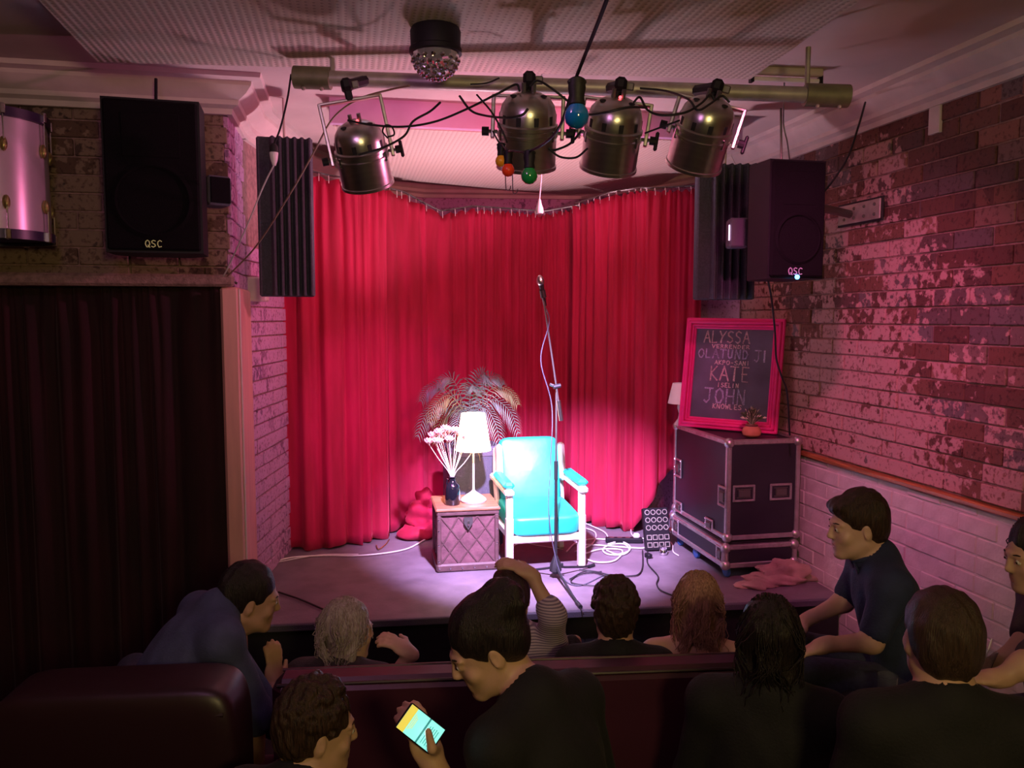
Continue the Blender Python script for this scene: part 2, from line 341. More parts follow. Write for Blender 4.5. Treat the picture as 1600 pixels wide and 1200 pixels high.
# ceiling with drop shadow gap, walls
struct(B((0, 3.2, ZC+.05), (9, 11.4, .1)).build('ceiling', MT['ceil']))
struct(B((0, -2.45, 1.8), (9, .1, 3.8)).build('wall_back', MT['brick_d']))
struct(B((-3.2, 1.25, 1.8), (.1, 7.4, 3.8)).build('wall_left', MT['brick_d']))
LZ = 2.50                                   # underside of the lintel over the dark curtain
wf = struct(B((-1.95, YF+.17, (LZ+ZC)/2), (2.5, .26, ZC-LZ), ch=.001).build('wall_front', MT['mortar']))
def brick_patch(parent, m, org, udir, nrm, ulen, z0, z1, hide=None, ch=.100, bl=.265, proud=.012, cap=0, vis=None, name='brick'):
    """courses of brick standing proud of a wall: up to CAP of them objects of their own, the rest one joined part"""
    org = Vector(org); udir = Vector(udir).normalized(); nrm = Vector(nrm).normalized(); R = Matrix((udir, nrm, Vector((0, 0, 1)))).transposed()
    cells = []; r = random.Random(ulen*100+z0)
    row = 0; z = z0
    while z < z1-.02:
        h = min(ch, z1-z)-.010; u = -(row % 2)*bl/2
        while u < ulen:
            a, b = max(0, u+.004), min(ulen, u+bl-.006)
            if b-a > .03: cells.append(((a+b)/2, z+h/2, b-a, h, r.uniform(-.005, .006)))
            u += bl if row % 5 else bl/2
        z += ch; row += 1
    if vis: cells.sort(key=lambda c: -vis(org+udir*c[0]+Vector((0, 0, c[1]))))
    single, rest = cells[:cap], cells[cap:]
    cache = {}
    for u, z, l, h, j in single:
        key = (round(l, 2), round(h, 2), r.randrange(3))
        if key not in cache:
            mb = B((0, 0, 0), (l, .03, h), rot=R @ Euler((r.uniform(-.01, .01), r.uniform(-.008, .008), r.uniform(-.008, .008))).to_matrix(), ch=.004)
            me = mb.build(name, m); cache[key] = me; o = me
        else:
            o = cache[key].copy(); COL.objects.link(o)
        o.parent = parent; o.location = org+udir*u+nrm*(proud-.015+j)+Vector((0, 0, z))
    if rest:
        mb = MB()
        for u, z, l, h, j in rest: mb.box(org+udir*u+nrm*(proud-.015+j)+Vector((0, 0, z)), (l, .03, h), rot=R @ Euler((r.uniform(-.01, .01), 0, r.uniform(-.008, .008))).to_matrix(), ch=.004)
        o = mb.build(name+'_courses', m if m is not MT['brick'] else MT['brick_i'], parent); o['kind'] = 'stuff'
def px_of(p):
    q = CM.inverted() @ Vector(p); 
    if q.z > -.2: return (-9999, -9999, 99)
    return (800-q.x/q.z*FPX, 600+q.y/q.z*FPX, -q.z)
def vis_right(p):
    x, y, d = px_of(p)
    return (10/d if -40 < x < 1640 and -40 < y < 1240 and not (x < 1290 and y < 440) else 0)
RAILZ = 1.366
wr = struct(B((XR+.06, 2.75, (RAILZ+ZC)/2), (.10, 10.4, ZC-RAILZ), ch=.001).build('wall_right', MT['mortar']))
brick_patch(wr, MT['brick'], (XR+.01, 7.6, 0), (0, -1, 0), (-1, 0, 0), 9.6, RAILZ+.02, ZCOR+.02, cap=300, vis=vis_right)
wl = struct(B((XR+.045, 2.75, RAILZ/2), (.10, 10.4, RAILZ), ch=.001).build('wall_right_lower', MT['white']))
brick_patch(wl, MT['white'], (XR-.005, 7.6, 0), (0, -1, 0), (-1, 0, 0), 9.6, .0, RAILZ-.02, cap=240, vis=vis_right, proud=.004)
struct(B((XR-.018, 2.75, RAILZ-.004), (.05, 10.4, .032), ch=.008).build('trim_2', MT['wood_rail']))
# a patch of render left under the cornice of the brick wall
pp = GX(1462, 180, XR-.01); tagp = B(pp, (.022, .085, .20)).build('plaster_patch', MT['plaster'], wr)
# return wall at the stage side, lintel wall bricks, post
wrt = struct(B((XL-.10, 5.485, (LZ+ZC)/2), (.18, 1.05, ZC-LZ), ch=.001).build('wall_left_return', MT['mortar']))
brick_patch(wrt, MT['brick_v'], (XL-.008, YF+.04, 0), (0, 1, 0), (1, 0, 0), .95, LZ, ZCOR+.03)
brick_patch(wf, MT['brick_d'], (-3.2, YF+.035, 0), (1, 0, 0), (0, -1, 0), 2.53, LZ+.02, ZCOR+.03)
struct(B(((-3.2+XL)/2, YF-.012, LZ+.035), (XL+3.2+.03, .05, .07), ch=.015).build('trim_3', MT['mortar']))
post = struct(B((XL-.02, 5.22, LZ/2), (.10, .62, LZ), ch=.012).build('pillar', MT['post']))
B((XL-.01, YF-.03, LZ/2), (.09, .035, LZ-.02), ch=.008).build('timber_edge', MT['post'], post)
B((XL+.035, YF+.03, LZ/2), (.012, .02, LZ-.02), ch=.004).build('bead', MT['plaster'], post)
struct(B((XL+.00, 5.62, LZ+.01), (.26, .20, .16), ch=.01).build('trim_4', MT['plaster']))
# canted wall behind the post and the bay behind the curtains
bayp = [(XL, 5.50), (-.42, 6.75), (-.05, 7.45), (.72, 7.82), (2.25, 7.62), (2.75, 6.9), (XR-.02, 6.1)]
w1 = struct(MB().prism([bayp[0], bayp[1], (bayp[1][0]-.15, bayp[1][1]), (bayp[0][0]-.15, bayp[0][1])], 0, ZC).build('wall_stage_left', MT['mortar']))
u = Vector((bayp[1][0]-bayp[0][0], bayp[1][1]-bayp[0][1], 0)); nn = Vector((u.y, -u.x, 0)).normalized()
brick_patch(w1, MT['brick_v'], Vector((*bayp[0], 0))+nn*.002, u, nn, u.length, STZ, LZ+.3)
for i, (a, b) in enumerate(zip(bayp[1:], bayp[2:])):
    d = Vector((b[0]-a[0], b[1]-a[1], 0)); n_ = Vector((-d.y, d.x, 0)).normalized()*.12
    struct(MB().prism([a, b, (b[0]+n_.x, b[1]+n_.y), (a[0]+n_.x, a[1]+n_.y)], 0, ZC).build('wall_bay', MT['brick_v']))
# cornices: a moulded profile swept along the walls
PROF = [(0, 0), (.03, 0), (.035, .03), (.07, .045), (.075, .07), (.12, .10), (.15, .135), (.155, .155), (.205, .165), (.21, .19), (0, .19)]
def cornice(name, path, prof=PROF, z=ZCOR, s=1.0):
    """PATH runs with the room on its left"""
    pts = [Vector((a, b)) for a, b in path]; mb = MB(); ring = len(prof); vs = []; fs = []
    for i, p in enumerate(pts):
        d0 = (p-pts[i-1]).normalized() if i else (pts[1]-p).normalized(); d1 = (pts[i+1]-p).normalized() if i < len(pts)-1 else d0
        n0, n1 = Vector((-d0.y, d0.x)), Vector((-d1.y, d1.x)); m = (n0+n1); m = m/ max(.3, m.dot(n0))
        for a, h in prof: vs.append((p.x+m.x*a*s, p.y+m.y*a*s, z+h*s))
    for i in range(len(pts)-1):
        for k in range(ring): fs.append((i*ring+k, (i+1)*ring+k, (i+1)*ring+(k+1) % ring, i*ring+(k+1) % ring))
    fs += [tuple(range(ring)), tuple(range((len(pts)-1)*ring, len(pts)*ring))[::-1]]
    return struct(mb.add(vs, fs).build(name, MT['plaster'], angle=25))
cornice('trim_5', [(XR, -2.3), (XR, 6.1)])
cornice('trim_6', [(XL, 5.52), (XL, YF), (-3.15, YF)])
BAYC = [bayp[-1], bayp[-2], bayp[-3], bayp[-4], bayp[-5], bayp[1], bayp[0]]
cornice('trim_7', BAYC)
# acoustic boards under the ceiling
pA, pB, pC, pD = G(152, 97, 3.53), G(1172, 124, 3.53), G(1340, 4, 3.53), G(62, 2, 3.53)
def extend(a, b, y): t = (y-a.y)/(b.y-a.y); return a+(b-a)*t
pC, pD = extend(pB, pC, -.5), extend(pA, pD, -.5)
b1 = MB().prism([(q.x, q.y) for q in (pA, pD, pC, pB)], 3.53, 3.56).build('acoustic_panel', MT['panel'])
tag(b1, 'large cream perforated acoustic board under the ceiling over the audience', 'panel')
q = [G(a, b, 3.50) for a, b in ((520, 197), (1150, 224), (1020, 296), (885, 305), (690, 287), (585, 277))]
b2 = MB().prism([(v.x, v.y) for v in q[::-1]], 3.50, 3.53).build('acoustic_panel', MT['panel'])
tag(b2, 'pink-lit perforated acoustic board over the stage with angled far edge', 'panel')
fa, fb = q[0], q[1]; fd = (fb-fa).normalized(); fl_ = (fb-fa).length; fm = (fa+fb)/2
struct(B((fm.x, fm.y-.03, (3.50+ZC)/2+.005), (fl_+.04, .05, ZC-3.50), rot=(0, 0, math.atan2(fd.y, fd.x)), ch=.004).build('trim_8', MT['lilac']))
for t in (.1, .5, .9):
    for (a, b, o, z) in ((pA, pB, b1, 3.56), (q[0], q[1], b2, 3.53)):
        c = a+(b-a)*t; MB().box((c.x, c.y+(-.12 if o is b1 else .08), (z+ZC)/2), (.05, .05, ZC-z)).build('batten', MT['ceil'], o)

# ------------------------------------------------------------------ curtains
def curtain(name, pts, m, label, group=None, nf=8.0, amp=.035, seed=1, head=None, cat='curtain', nz=36, thick=.004, hookm=None):
    """PTS: (pixel column, distance, top row, bottom row) read along the rail"""
    r = np.random.default_rng(seed); K = len(pts)
    base = [P(a, 497, d) for a, d, t, b in pts]
    zt = [P(a, t, d).z for a, d, t, b in pts]; zb = [max(STZ+.012, P(a, b, d).z) if name != 'dark_curtain' else P(a, b, d).z for a, d, t, b in pts]
    xy = np.array([[p.x, p.y] for p in base]); seg = np.r_[0, np.cumsum(np.linalg.norm(np.diff(xy, axis=0), axis=1))]; L = seg[-1]
    ns = int(L/.012); S = np.linspace(0, L, ns)
    X = np.interp(S, seg, xy[:, 0]); Y = np.interp(S, seg, xy[:, 1]); ker = np.ones(9)/9
    X[4:-4] = np.convolve(X, ker, 'valid'); Y[4:-4] = np.convolve(Y, ker, 'valid')
    ZT = np.interp(S, seg, zt); ZB = np.interp(S, seg, zb)
    dx, dy = np.gradient(X), np.gradient(Y); l = np.hypot(dx, dy); nx, ny = dy/l, -dx/l
    # warped fold phase
    ph = np.cumsum(1+.5*np.interp(S, np.linspace(0, L, 14), r.normal(0, 1, 14)).clip(-1.2, 1.6))*(L/ns)*nf*2*PI
    ph2 = ph*2.3+r.uniform(0, 6); A = np.interp(S, np.linspace(0, L, 18), r.uniform(.45, 1.3, 18))
    vs = []; fr = np.linspace(0, 1, nz)
    for f in fr:
        t = f**.8; z = ZT+(ZB-ZT)*f
        drift = .6*math.sin(f*2.1)*np.sin(S*3+1)
        o = amp*((.35+.75*t)*A*np.sin(ph+drift)+(.35*(1-t)+.12)*np.sin(ph2-drift))
        o += amp*.5*np.maximum(0, .12-f)/.12*np.sin(ph*3)
        edge = 0.012*np.sin(ph*.5)*(f > .98)+ (f < .01)*.012*np.sin(ph*1.7)
        vs.append(np.stack([X+nx*o, Y+ny*o, z+edge], 1))
    V = np.concatenate(vs); org = V.mean(0); org[2] = V[:, 2].min(); V = V-org
    i = np.arange(nz-1)[:, None]*ns+np.arange(ns-1)[None]; F = np.stack([i, i+1, i+1+ns, i+ns], -1).reshape(-1, 4)
    me = bpy.data.meshes.new(name); me.from_pydata(V.tolist(), [], F.tolist()); me.materials.append(m)
    me.polygons.foreach_set('use_smooth', [True]*len(me.polygons))
    o = bpy.data.objects.new(name, me); COL.objects.link(o); o.location = org
    md = o.modifiers.new('cloth', 'SOLIDIFY'); md.thickness = thick
    tag(o, label, cat, group)
    mb = MB()
    k = 0; s = .05
    while s < L:
        j = int(s/L*(ns-1)); p = Vector((X[j]-org[0], Y[j]-org[1], ZT[j]-org[2]))
        mb.tube([p+Vector((0, -.012, -.03)), p+Vector((0, -.014, .0)), p+Vector((0, .0, .03)), p+Vector((0, .012, .012))], .0028, 5); s += r.uniform(.05, .12)
    mb.build('hooks', hookm or MT['wcable'], o)['kind'] = 'stuff'
    # rail
    MB().tube([Vector((X[j]-org[0], Y[j]-org[1]+.01, ZT[j]-org[2]+.035)) for j in range(0, ns, max(1, ns//24))]+[Vector((X[-1]-org[0], Y[-1]-org[1]+.01, ZT[-1]-org[2]+.035))], .008, 6).build('rail', MT['dsteel'], o)
    return o
curtain('stage_curtain', [(437, 6.15, 290, 862), (470, 6.15, 274, 860), (490, 6.17, 274, 856), (520, 6.22, 281, 855), (560, 6.32, 288, 850), (608, 6.55, 296, 842)], MT['red'], 'long red velvet curtain beside the purple-lit brick wall, lowest hem of the three', nf=7, seed=3, amp=.034)
curtain('stage_curtain', [(604, 6.66, 299, 832), (634, 6.80, 306, 826), (662, 6.95, 322, 818), (690, 7.05, 336, 812), (740, 7.2, 328, 806), (800, 7.35, 332, 802), (850, 7.38, 336, 800), (905, 7.25, 326, 804)], MT['red'], 'red velvet curtain hanging in the bay behind the palm and lamp', nf=8, seed=8, amp=.028)
curtain('stage_curtain', [(898, 7.12, 324, 812), (925, 6.95, 316, 818), (955, 6.80, 306, 829), (990, 6.72, 301, 834), (998, 6.66, 300, 826), (1010, 6.6, 300, 800), (1042, 6.62, 299, 745), (1095, 6.55, 296, 700)], MT['red'], 'red velvet curtain hanging between the bay and the black road case', nf=8, seed=11, amp=.034)
dc = curtain('dark_curtain', [(-140, 4.62, 428, 1140), (0, 4.64, 431, 1120), (120, 4.66, 433, 1110), (240, 4.68, 436, 1080), (330, 4.70, 441, 1060), (372, 4.71, 452, 1060)], MT['wine'], 'very dark wine velvet curtain filling the doorway under the black speaker', nf=5, seed=5, amp=.04, hookm=MT['brass'])
# ------------------------------------------------------------------ armchair
def armchair():
    r = empty('armchair', CHAIR+Vector((.02, .28, 0)), math.radians(1), 'low armchair with bright teal vinyl cushions and cream wooden frame', 'armchair')
    C, T = MT['cream'], MT['teal']
    for s in (-1, 1):
        MB().box((s*.285, -.27, .20), (.055, .07, .40), ch=.012).box((s*.285, -.27, .48), (.05, .055, .20), ch=.01).build('leg', C, r)
        MB().box((s*.275, .28, .20), (.05, .06, .42), rot=(-.16, 0, 0), ch=.012).build('leg', C, r)
        MB().box((s*.285, .0, .265), (.04, .55, .06), ch=.01).build('side_rail', C, r)
        MB().box((s*.29, -.02, .585), (.07, .60, .05), rot=(.03, 0, 0), ch=.014).build('arm', C, r)
        MB().box((s*.29, -.09, .632), (.085, .42, .05), rot=(.03, 0, 0), ch=.02).build('arm_pad', T, r)
        MB().box((s*.285, -.272, .555), (.042, .05, .06), ch=.008).build('arm_bracket', MT['black'], r)
        pts = [(s*.275, .22, .38), (s*.275, .27, .55), (s*.27, .335, .80)]
        MB().tube(pts, [.034, .042, .028], 8, flat=.6).build('back_post', C, r)
        MB().box((s*.262, .205, .70), (.045, .12, .30), rot=(-.22, 0, 0), ch=.02).build('wing', C, r)
    B((0, -.275, .235), (.54, .04, .065), ch=.01).build('front_rail', C, r)
    B((0, .24, .25), (.52, .04, .07), ch=.01).build('back_rail', C, r)
    # cushions: superellipsoid pads with a domed face
    def pad(name, c, size, rot, e=.28, dome=.0, m=T):
        vs = []; fs = []; n, k = 40, 20; R = Euler(rot).to_matrix(); hx, hy, hz = (a/2 for a in size)
        sg = lambda v, p: math.copysign(abs(v)**p, v)
        for i in range(k+1):
            a = -PI/2+PI*i/k
            for j in range(n):
                b = 2*PI*j/n; x = sg(math.cos(a), e)*sg(math.cos(b), e); y = sg(math.cos(a), e)*sg(math.sin(b), e); z = sg(math.sin(a), e)
                zz = z*hz + (dome*max(0, 1-x*x)*max(0, 1-y*y) if z > 0 else 0)
                vs.append(Vector(c)+R @ Vector((x*hx, y*hy, zz)))
        for i in range(k):
            for j in range(n): fs.append((i*n+j, i*n+(j+1) % n, (i+1)*n+(j+1) % n, (i+1)*n+j))
        return MB().add(vs, fs).build(name, m, r, angle=80)
    seat = pad('seat_cushion', (0, -.03, .345), (.55, .58, .155), (.07, 0, 0), dome=.02)
    back = pad('back_cushion', (0, .255, .625), (.50, .53, .14), (PI/2-.24, 0, 0), e=.25, dome=.025)
    B((0, -.02, .270), (.53, .54, .02), ch=.004).build('seat_base', MT['black'], r)
    r.scale = (.95, 1, 1)
    return r
armchair()

# ------------------------------------------------------------------ trunk used as a side table
TR = G(733, 893, STZ)
def trunk():
    r = empty('trunk', TR+Vector((-.0, .22, 0)), math.radians(-1), 'brown studded wooden trunk with crossed leather straps under the lamp', 'trunk')
    W, D, H = .44, .42, .40
    B((0, 0, H/2+.01), (W-.03, D-.03, H), ch=.008).build('body', MT['trunk'], r)
    for z, e in ((.02, .02), ): B((0, 0, .03), (W+.02, D+.02, .06), ch=.012).build('plinth', MT['strap'], r)
    B((0, 0, H+.025), (W+.01, D+.01, .03), ch=.006).build('lid_rim', MT['strap'], r)
    l = B((0, 0, H+.052), (W+.03, D+.03, .028), ch=.010).build('lid', MT['trunkwood'], r)
    for s in (-1, 1):
        for t in (-1, 1): B((s*(W/2-.012), t*(D/2-.012), H/2+.02), (.03, .03, H-.01), ch=.006).build('corner_post', MT['strap'], r)
    # lattice straps on the front and on the side
    def lattice(face):
        w_, z0, z1 = (W-.05), .06, H+.0
        segs = [((-1, .35), (-.35, 1)), ((-1, -0.0), (.35, 1)), ((-.35, 0), (1, 1)), ((.35, 0), (1, .5)), ((-1, 1), (.35, 0)), ((-.35, 1), (1, .0)), ((-1, .5), (-.35, 0)), ((.35, 1), (1, .45))]
        for a, b in segs:
            ax, az, bx, bz = a[0]*w_/2, z0+a[1]*(z1-z0), b[0]*w_/2, z0+b[1]*(z1-z0)
            l_ = math.hypot(bx-ax, bz-az); an = math.atan2(bz-az, bx-ax)
            if face == 'f': B(((ax+bx)/2, -D/2+.013, (az+bz)/2), (l_, .008, .011), rot=(0, -an, 0), ch=.002).build('strap', MT['strap'], r)
            else: B((-W/2+.013, (ax+bx)/2, (az+bz)/2), (.008, l_*.95, .011), rot=(an, 0, 0), ch=.002).build('strap', MT['strap'], r)
    lattice('f'); lattice('s')
    lk = MB().add([(x*.032, -D/2-.004+dy, H-.02+z*.075) for dy in (-.008, .008) for x, z in ((-1, .2), (1, .2), (1, -.35), (0, -1), (-1, -.35))], [(0, 4, 3, 2, 1), (5, 6, 7, 8, 9)]+[(i, (i+1) % 5, 5+(i+1) % 5, 5+i) for i in range(5)]).build('lock_plate', MT['dsteel'], r, smooth=False)
    MB().tube([(0, -D/2-.02, H-.03), (0, -D/2-.035, H-.045), (0, -D/2-.02, H-.06)], .006).build('hasp', MT['chrome'], r)
    for i, (sx, z) in enumerate([(s, z) for s in (-1, 1) for z in (.08, .2, .3, .38)]+[(x, .03) for x in (-.6, -.2, .2, .6, -.95, .95)]):
        x = sx*(W/2-.008) if z > .05 else sx*W/2
        MB().ball((x, -D/2-(.001 if z > .05 else .011), z), .007, 8).build('stud', MT['chrome'], r)
    return r
trunk(); TZ = STZ+.40+.066

# table lamp
def table_lamp():
    p = TR+Vector((.065, .20, 0)); r = empty('table_lamp', (p.x, p.y, TZ), 0, 'lit table lamp with glowing cream shade and slim metal stem on the trunk', 'lamp')
    MB().lathe([(.090, 0), (.096, .012), (.09, .024), (.052, .052), (.022, .072), (.010, .085), (.008, .12), (.007, .45), (.0001, .455)], 28).build('base', MT['satin'], r)
    sh = mat('glowing_shade', (.95, .85, .72), .7, emit=(1, .74, .50), estr=4.2)
    MB().lathe([(.132, .385), (.112, .50), (.088, .655), (.085, .655), (.109, .50), (.129, .385)], 36, cap=False).build('lamp_shade', sh, r)
    bl = mat('glowing_bulb', (1, .9, .8), .5, emit=(1, .82, .62), estr=30)
    MB().ball((0, 0, .50), (.028, .028, .036), 14).build('bulb', bl, r)
    MB().tube([(.085*math.cos(a), .085*math.sin(a), .64) for a in (0, PI)], .002).build('shade_fitter', MT['dsteel'], r)
    MB().tube(smooth_path([(.02, 0, .40), (.045, -.0, .34), (.05, 0, .30)], 4), .0015, 4).build('pull_cord', MT['brass'], r)
    for z, e in ((.50, 14), ): light('lamp_light', 'POINT', (p.x, p.y, TZ+.50), e, (1, .70, .52), .05).parent = None
    return r
table_lamp()
light('lamp_glow', 'SPOT', (TR.x+.065, TR.y+.20, TZ+.63), 230, (1, .55, .72), .10, (TR.x+.065, TR.y+.0, 4), 112, .5)
tp = TR+Vector((-.10, .13, 0)); vz = empty('bottle_vase', (tp.x, tp.y, TZ), 0, 'glossy black bottle used as a vase on the trunk', 'vase')
MB().lathe([(.050, 0), (.056, .01), (.056, .115), (.050, .145), (.026, .168), (.022, .178), (.022, .196), (.030, .200), (.030, .208), (.016, .208), (.016, .18)], 28).build('body', MT['vase'], vz)
MB().tube([(-.02, 0, .185), (-.038, 0, .19), (-.04, 0, .165), (-.045, 0, .15)], .005).build('handle', MT['vase'], vz)
fl = empty('flower_bunch', (tp.x, tp.y, TZ+.02), 0, 'bunch of pale pink dried flowers standing in the black bottle', 'flowers')
rr = random.Random(4)
for k, (x, z, y) in enumerate([(-.17, .43, 0), (-.14, .47, .03), (-.10, .50, -.02), (-.07, .47, .05), (-.05, .52, 0), (-.02, .50, .04), (.02, .51, -.03), (.05, .48, .03), (.08, .47, -.04), (-.12, .44, -.05), (-.09, .43, .06), (.10, .42, .05), (.14, .36, -.02), (-.03, .45, -.06)]):
    MB().tube(smooth_path([(0, 0, .02), (x*.08, y*.1, .19), (x*.6, y*.6, .19+(z-.19)*.55), (x, y, z)], 4), .0028, 5).build('stem', MT['stem'], fl)
    mb = MB()
    for q in range(16):
        a = q*2.4; e = .25+.9*(q/16); d = Vector((math.cos(a)*math.sin(e), math.sin(a)*math.sin(e), math.cos(e)))
        mb.ball(Vector((x, y, z))+d*.026, (.010, .005, .026), 6, d.to_track_quat('Z', 'Y').to_matrix())
    mb.ball((x, y, z+.004), .010, 8); mb.build('bloom', MT['petal'], fl)

# guitar amplifier behind the lamp
ap = P(738, 640, 6.36); AH = .80
am = empty('amplifier_cabinet', (ap.x, ap.y, STZ), math.radians(4), 'grey speaker cabinet with framed grille standing behind the table lamp', 'amplifier')
B((0, 0, AH/2+.01), (.43, .30, AH), ch=.015).build('cabinet', MT['ampb'], am)
for c, s in (((0, -.155, AH-.04), (.42, .02, .05)), ((0, -.155, .05), (.42, .02, .05)), ((-.195, -.155, AH/2), (.03, .02, AH-.06)), ((.195, -.155, AH/2), (.03, .02, AH-.06))): B(c, s, ch=.005).build('frame', MT['ampb'], am)
B((0, -.152, AH/2), (.37, .012, AH-.10), ch=.003).build('grille', MT['ampg'], am)

# potted palm on the cabinet
pm = empty('potted_palm', (ap.x-.03, ap.y+.02, STZ+AH+.01), 0, 'palm with arching feathery fronds standing behind the lit table lamp', 'plant')
MB().lathe([(.05, 0), (.068, .10), (.074, .105), (.074, .12), (.062, .12), (.055, .10)], 20).build('pot', MT['ampb'], pm)
MB().lathe([(.0001, .112), (.058, .108)], 16).build('soil', MT['trunk'], pm)
fr = [(-.43, .08, .34, -.1), (-.38, .34, .46, .08), (-.24, .46, .50, -.02), (-.26, -.02, .28, .12), (-.14, .02, .28, -.18), (.14, .54, .48, -.05), (.30, .47, .50, .05), (.43, .30, .44, .05), (.40, .08, .36, -.1), (.24, -.03, .30, -.15), (.02, .44, .44, -.12), (-.34, .20, .40, -.16)]
for k, (dx, zt, zm, dy) in enumerate(fr):
    path = smooth_path([(0, 0, .11), (dx*.06, dy*.1, .23), (dx*.45, dy*.6, zm), (dx*.8, dy, (zm+zt)/2+.05), (dx*.98, dy*1.1, zt)], 7)
    m = MT['palmtip'] if k % 4 == 3 else MT['palm']; mb = MB().tube(path, [.004*(1-i/len(path)*.7) for i in range(len(path))], 5)
    n = len(path)
    for i in range(7, n-1):
        t = (path[i+1]-path[i-1]).normalized(); f = (i-8)/(n-9); side = t.cross(Vector((0, -.75, .65))).normalized()
        ln = .12*(math.sin(PI*min(1, f*.85+.12))**.6)
        for half in (.2,):
            p = path[i].lerp(path[i+1], half)
            for s in (-1, 1):
                d = (side*s+t*.65+Vector((0, 0, -.30-.25*f))).normalized(); nrm = d.cross(t).normalized(); e = p+d*ln*1.05*rr.uniform(.85, 1.05)+Vector((0, 0, -.02)); q = p+d*ln*.5+Vector((0, 0, .004)); wv = t*.0058
                mb.add([p-wv*.4, p+wv*.4, q+wv, e, q-wv, q+nrm*.002], [(0, 1, 2, 5), (5, 2, 3), (0, 5, 4), (5, 3, 4)])
    mb.build('frond', m, pm, angle=60)

# red cloth bag on the floor beside the trunk
bg = G(657, 846, STZ)
def lump(name, c, r3, seed, m, parent=None, n=36, amp=.16, fr=3.2, zc=None):
    R_ = np.random.default_rng(seed); kx = R_.normal(0, fr, (7, 3)); ph = R_.uniform(0, 6, 7); vs = []
    m_ = n//2
    for i in range(m_+1):
        a = -PI/2+PI*i/m_
        for j in range(n):
            b = 2*PI*j/n; d = np.array([math.cos(a)*math.cos(b), math.cos(a)*math.sin(b), math.sin(a)])
            f = 1+amp*sum(math.sin(kx[q] @ d+ph[q]) for q in range(7))/3.2
            z = d[2]*f*r3[2]
            vs.append((c[0]+d[0]*f*r3[0], c[1]+d[1]*f*r3[1], max(c[2]+z, 0.002 if zc is None else zc)))
    fs = [(i*n+j, i*n+(j+1) % n, (i+1)*n+(j+1) % n, (i+1)*n+j) for i in range(m_) for j in range(n)]
    return MB().add(vs, fs).build(name, m, parent, angle=50)
bb = empty('cloth_bundle', (bg.x, bg.y+.12, STZ), 0, 'bundle of folded red velvet lying on the stage beside the trunk', 'cloth')
lump('lower_fold', (0, 0, .06), (.17, .13, .075), 5, MT['red'], bb, amp=.2)
lump('upper_fold', (.03, .04, .19), (.15, .12, .12), 9, MT['red'], bb, amp=.22, zc=.09)
lump('top_fold', (.06, .07, .29), (.09, .09, .09), 12, MT['red'], bb, amp=.25, zc=.2)

# ------------------------------------------------------------------ microphone stand
mb0 = G(868, 903, STZ); ms = empty('microphone_stand', (mb0.x, mb0.y, STZ), 0, 'tall black microphone stand with raised boom in front of the armchair', 'stand')
def loc(px, py, d): return P(px, py, d)-mb0
dm = (mb0-Vector((0, 0, mb0.z))).dot(FWD)
clu = Vector((0, 0, P(868, 604, dm).z-STZ))
MB().tube([(0, 0, .12), (0, 0, .75)], .011, 10).build('lower_pole', MT['rubber'], ms)
MB().tube([(0, 0, .70), (0, 0, clu.z)], .007, 10).build('upper_pole', MT['dsteel'], ms)
MB().tube([(0, 0, .70), (0, 0, .83)], .014, 12).build('height_clutch', MT['rubber'], ms)
MB().lathe([(.014, .03), (.045, .055), (.040, .10), (.018, .15), (.014, .16)], 8).build('hub', MT['rubber'], ms)
B((.035, -.02, .10), (.03, .012, .02)).build('hub_knob', MT['rubber'], ms)
for px, py in ((905, 946), (823, 890), (925, 884)):
    e = G(px, py, STZ+.012)-mb0; e.z = .014
    lg = MB().tube([(0, 0, .085), e*.25+Vector((0, 0, .055)), e*.75+Vector((0, 0, .012)), e], .0085, 8).build('leg', MT['rubber'], ms)
    MB().tube([e*.9, e*1.06], .013, 8).build('rubber_foot', MT['rubber'], lg)
low, tip = loc(877, 657, dm-.02), loc(848, 458, dm-.10)
mid = low.lerp(tip, .28)
bm_ = MB().tube([low, tip], .0065, 8).build('boom', MT['dsteel'], ms)
MB().tube([low+(low-tip)*.0, low.lerp(tip, .16)], .015, 12).build('counterweight', MT['steel'], bm_)
MB().tube([mid+Vector((-.02, 0, -.01)), mid+Vector((.03, 0, .0))], .016, 10).build('boom_clutch', MT['rubber'], ms)
MB().tube([mid+Vector((-.045, 0, .01)), mid+Vector((-.02, 0, 0))], .010, 8).build('clutch_knob', MT['dsteel'], ms)
mc = empty('microphone', mb0+tip, 0, 'handheld vocal microphone clipped on top of the tall boom stand', 'microphone')
a_ = (loc(844, 437, dm-.12)-tip)
d_ = a_.normalized(); Mq = d_.to_track_quat('Z', 'Y').to_matrix().to_4x4()
MB().lathe([(.009, -.09), (.011, -.085), (.016, .04), (.019, .06)], 16, Mq).build('body', MT['plastic'], mc)
MB().lathe([(.019, .06), (.025, .07), (.026, .085), (.022, .105), (.012, .12), (.0001, .124)], 18, Mq).build('grille', MT['steel'], mc)
MB().lathe([(.020, -.03), (.020, .02)], 12, Mq).build('clip', MT['rubber'], mc)
cable('microphone_cable', [mb0+tip-d_*.09, mb0+tip+Vector((.045, .0, -.2)), mb0+tip+Vector((-.012, 0, -.45)), mb0+low+Vector((-.07, -.01, .1)), mb0+low+Vector((-.075, 0, -.3)), mb0+Vector((-.055, -.01, .5)), mb0+Vector((-.02, -.02, .22)), mb0+Vector((.03, -.08, .03)), G(905, 915, STZ+.006), G(945, 898, STZ+.006)], .0038, MT['ampg'], 'grey microphone cable hanging loosely down beside the boom stand', k=8)

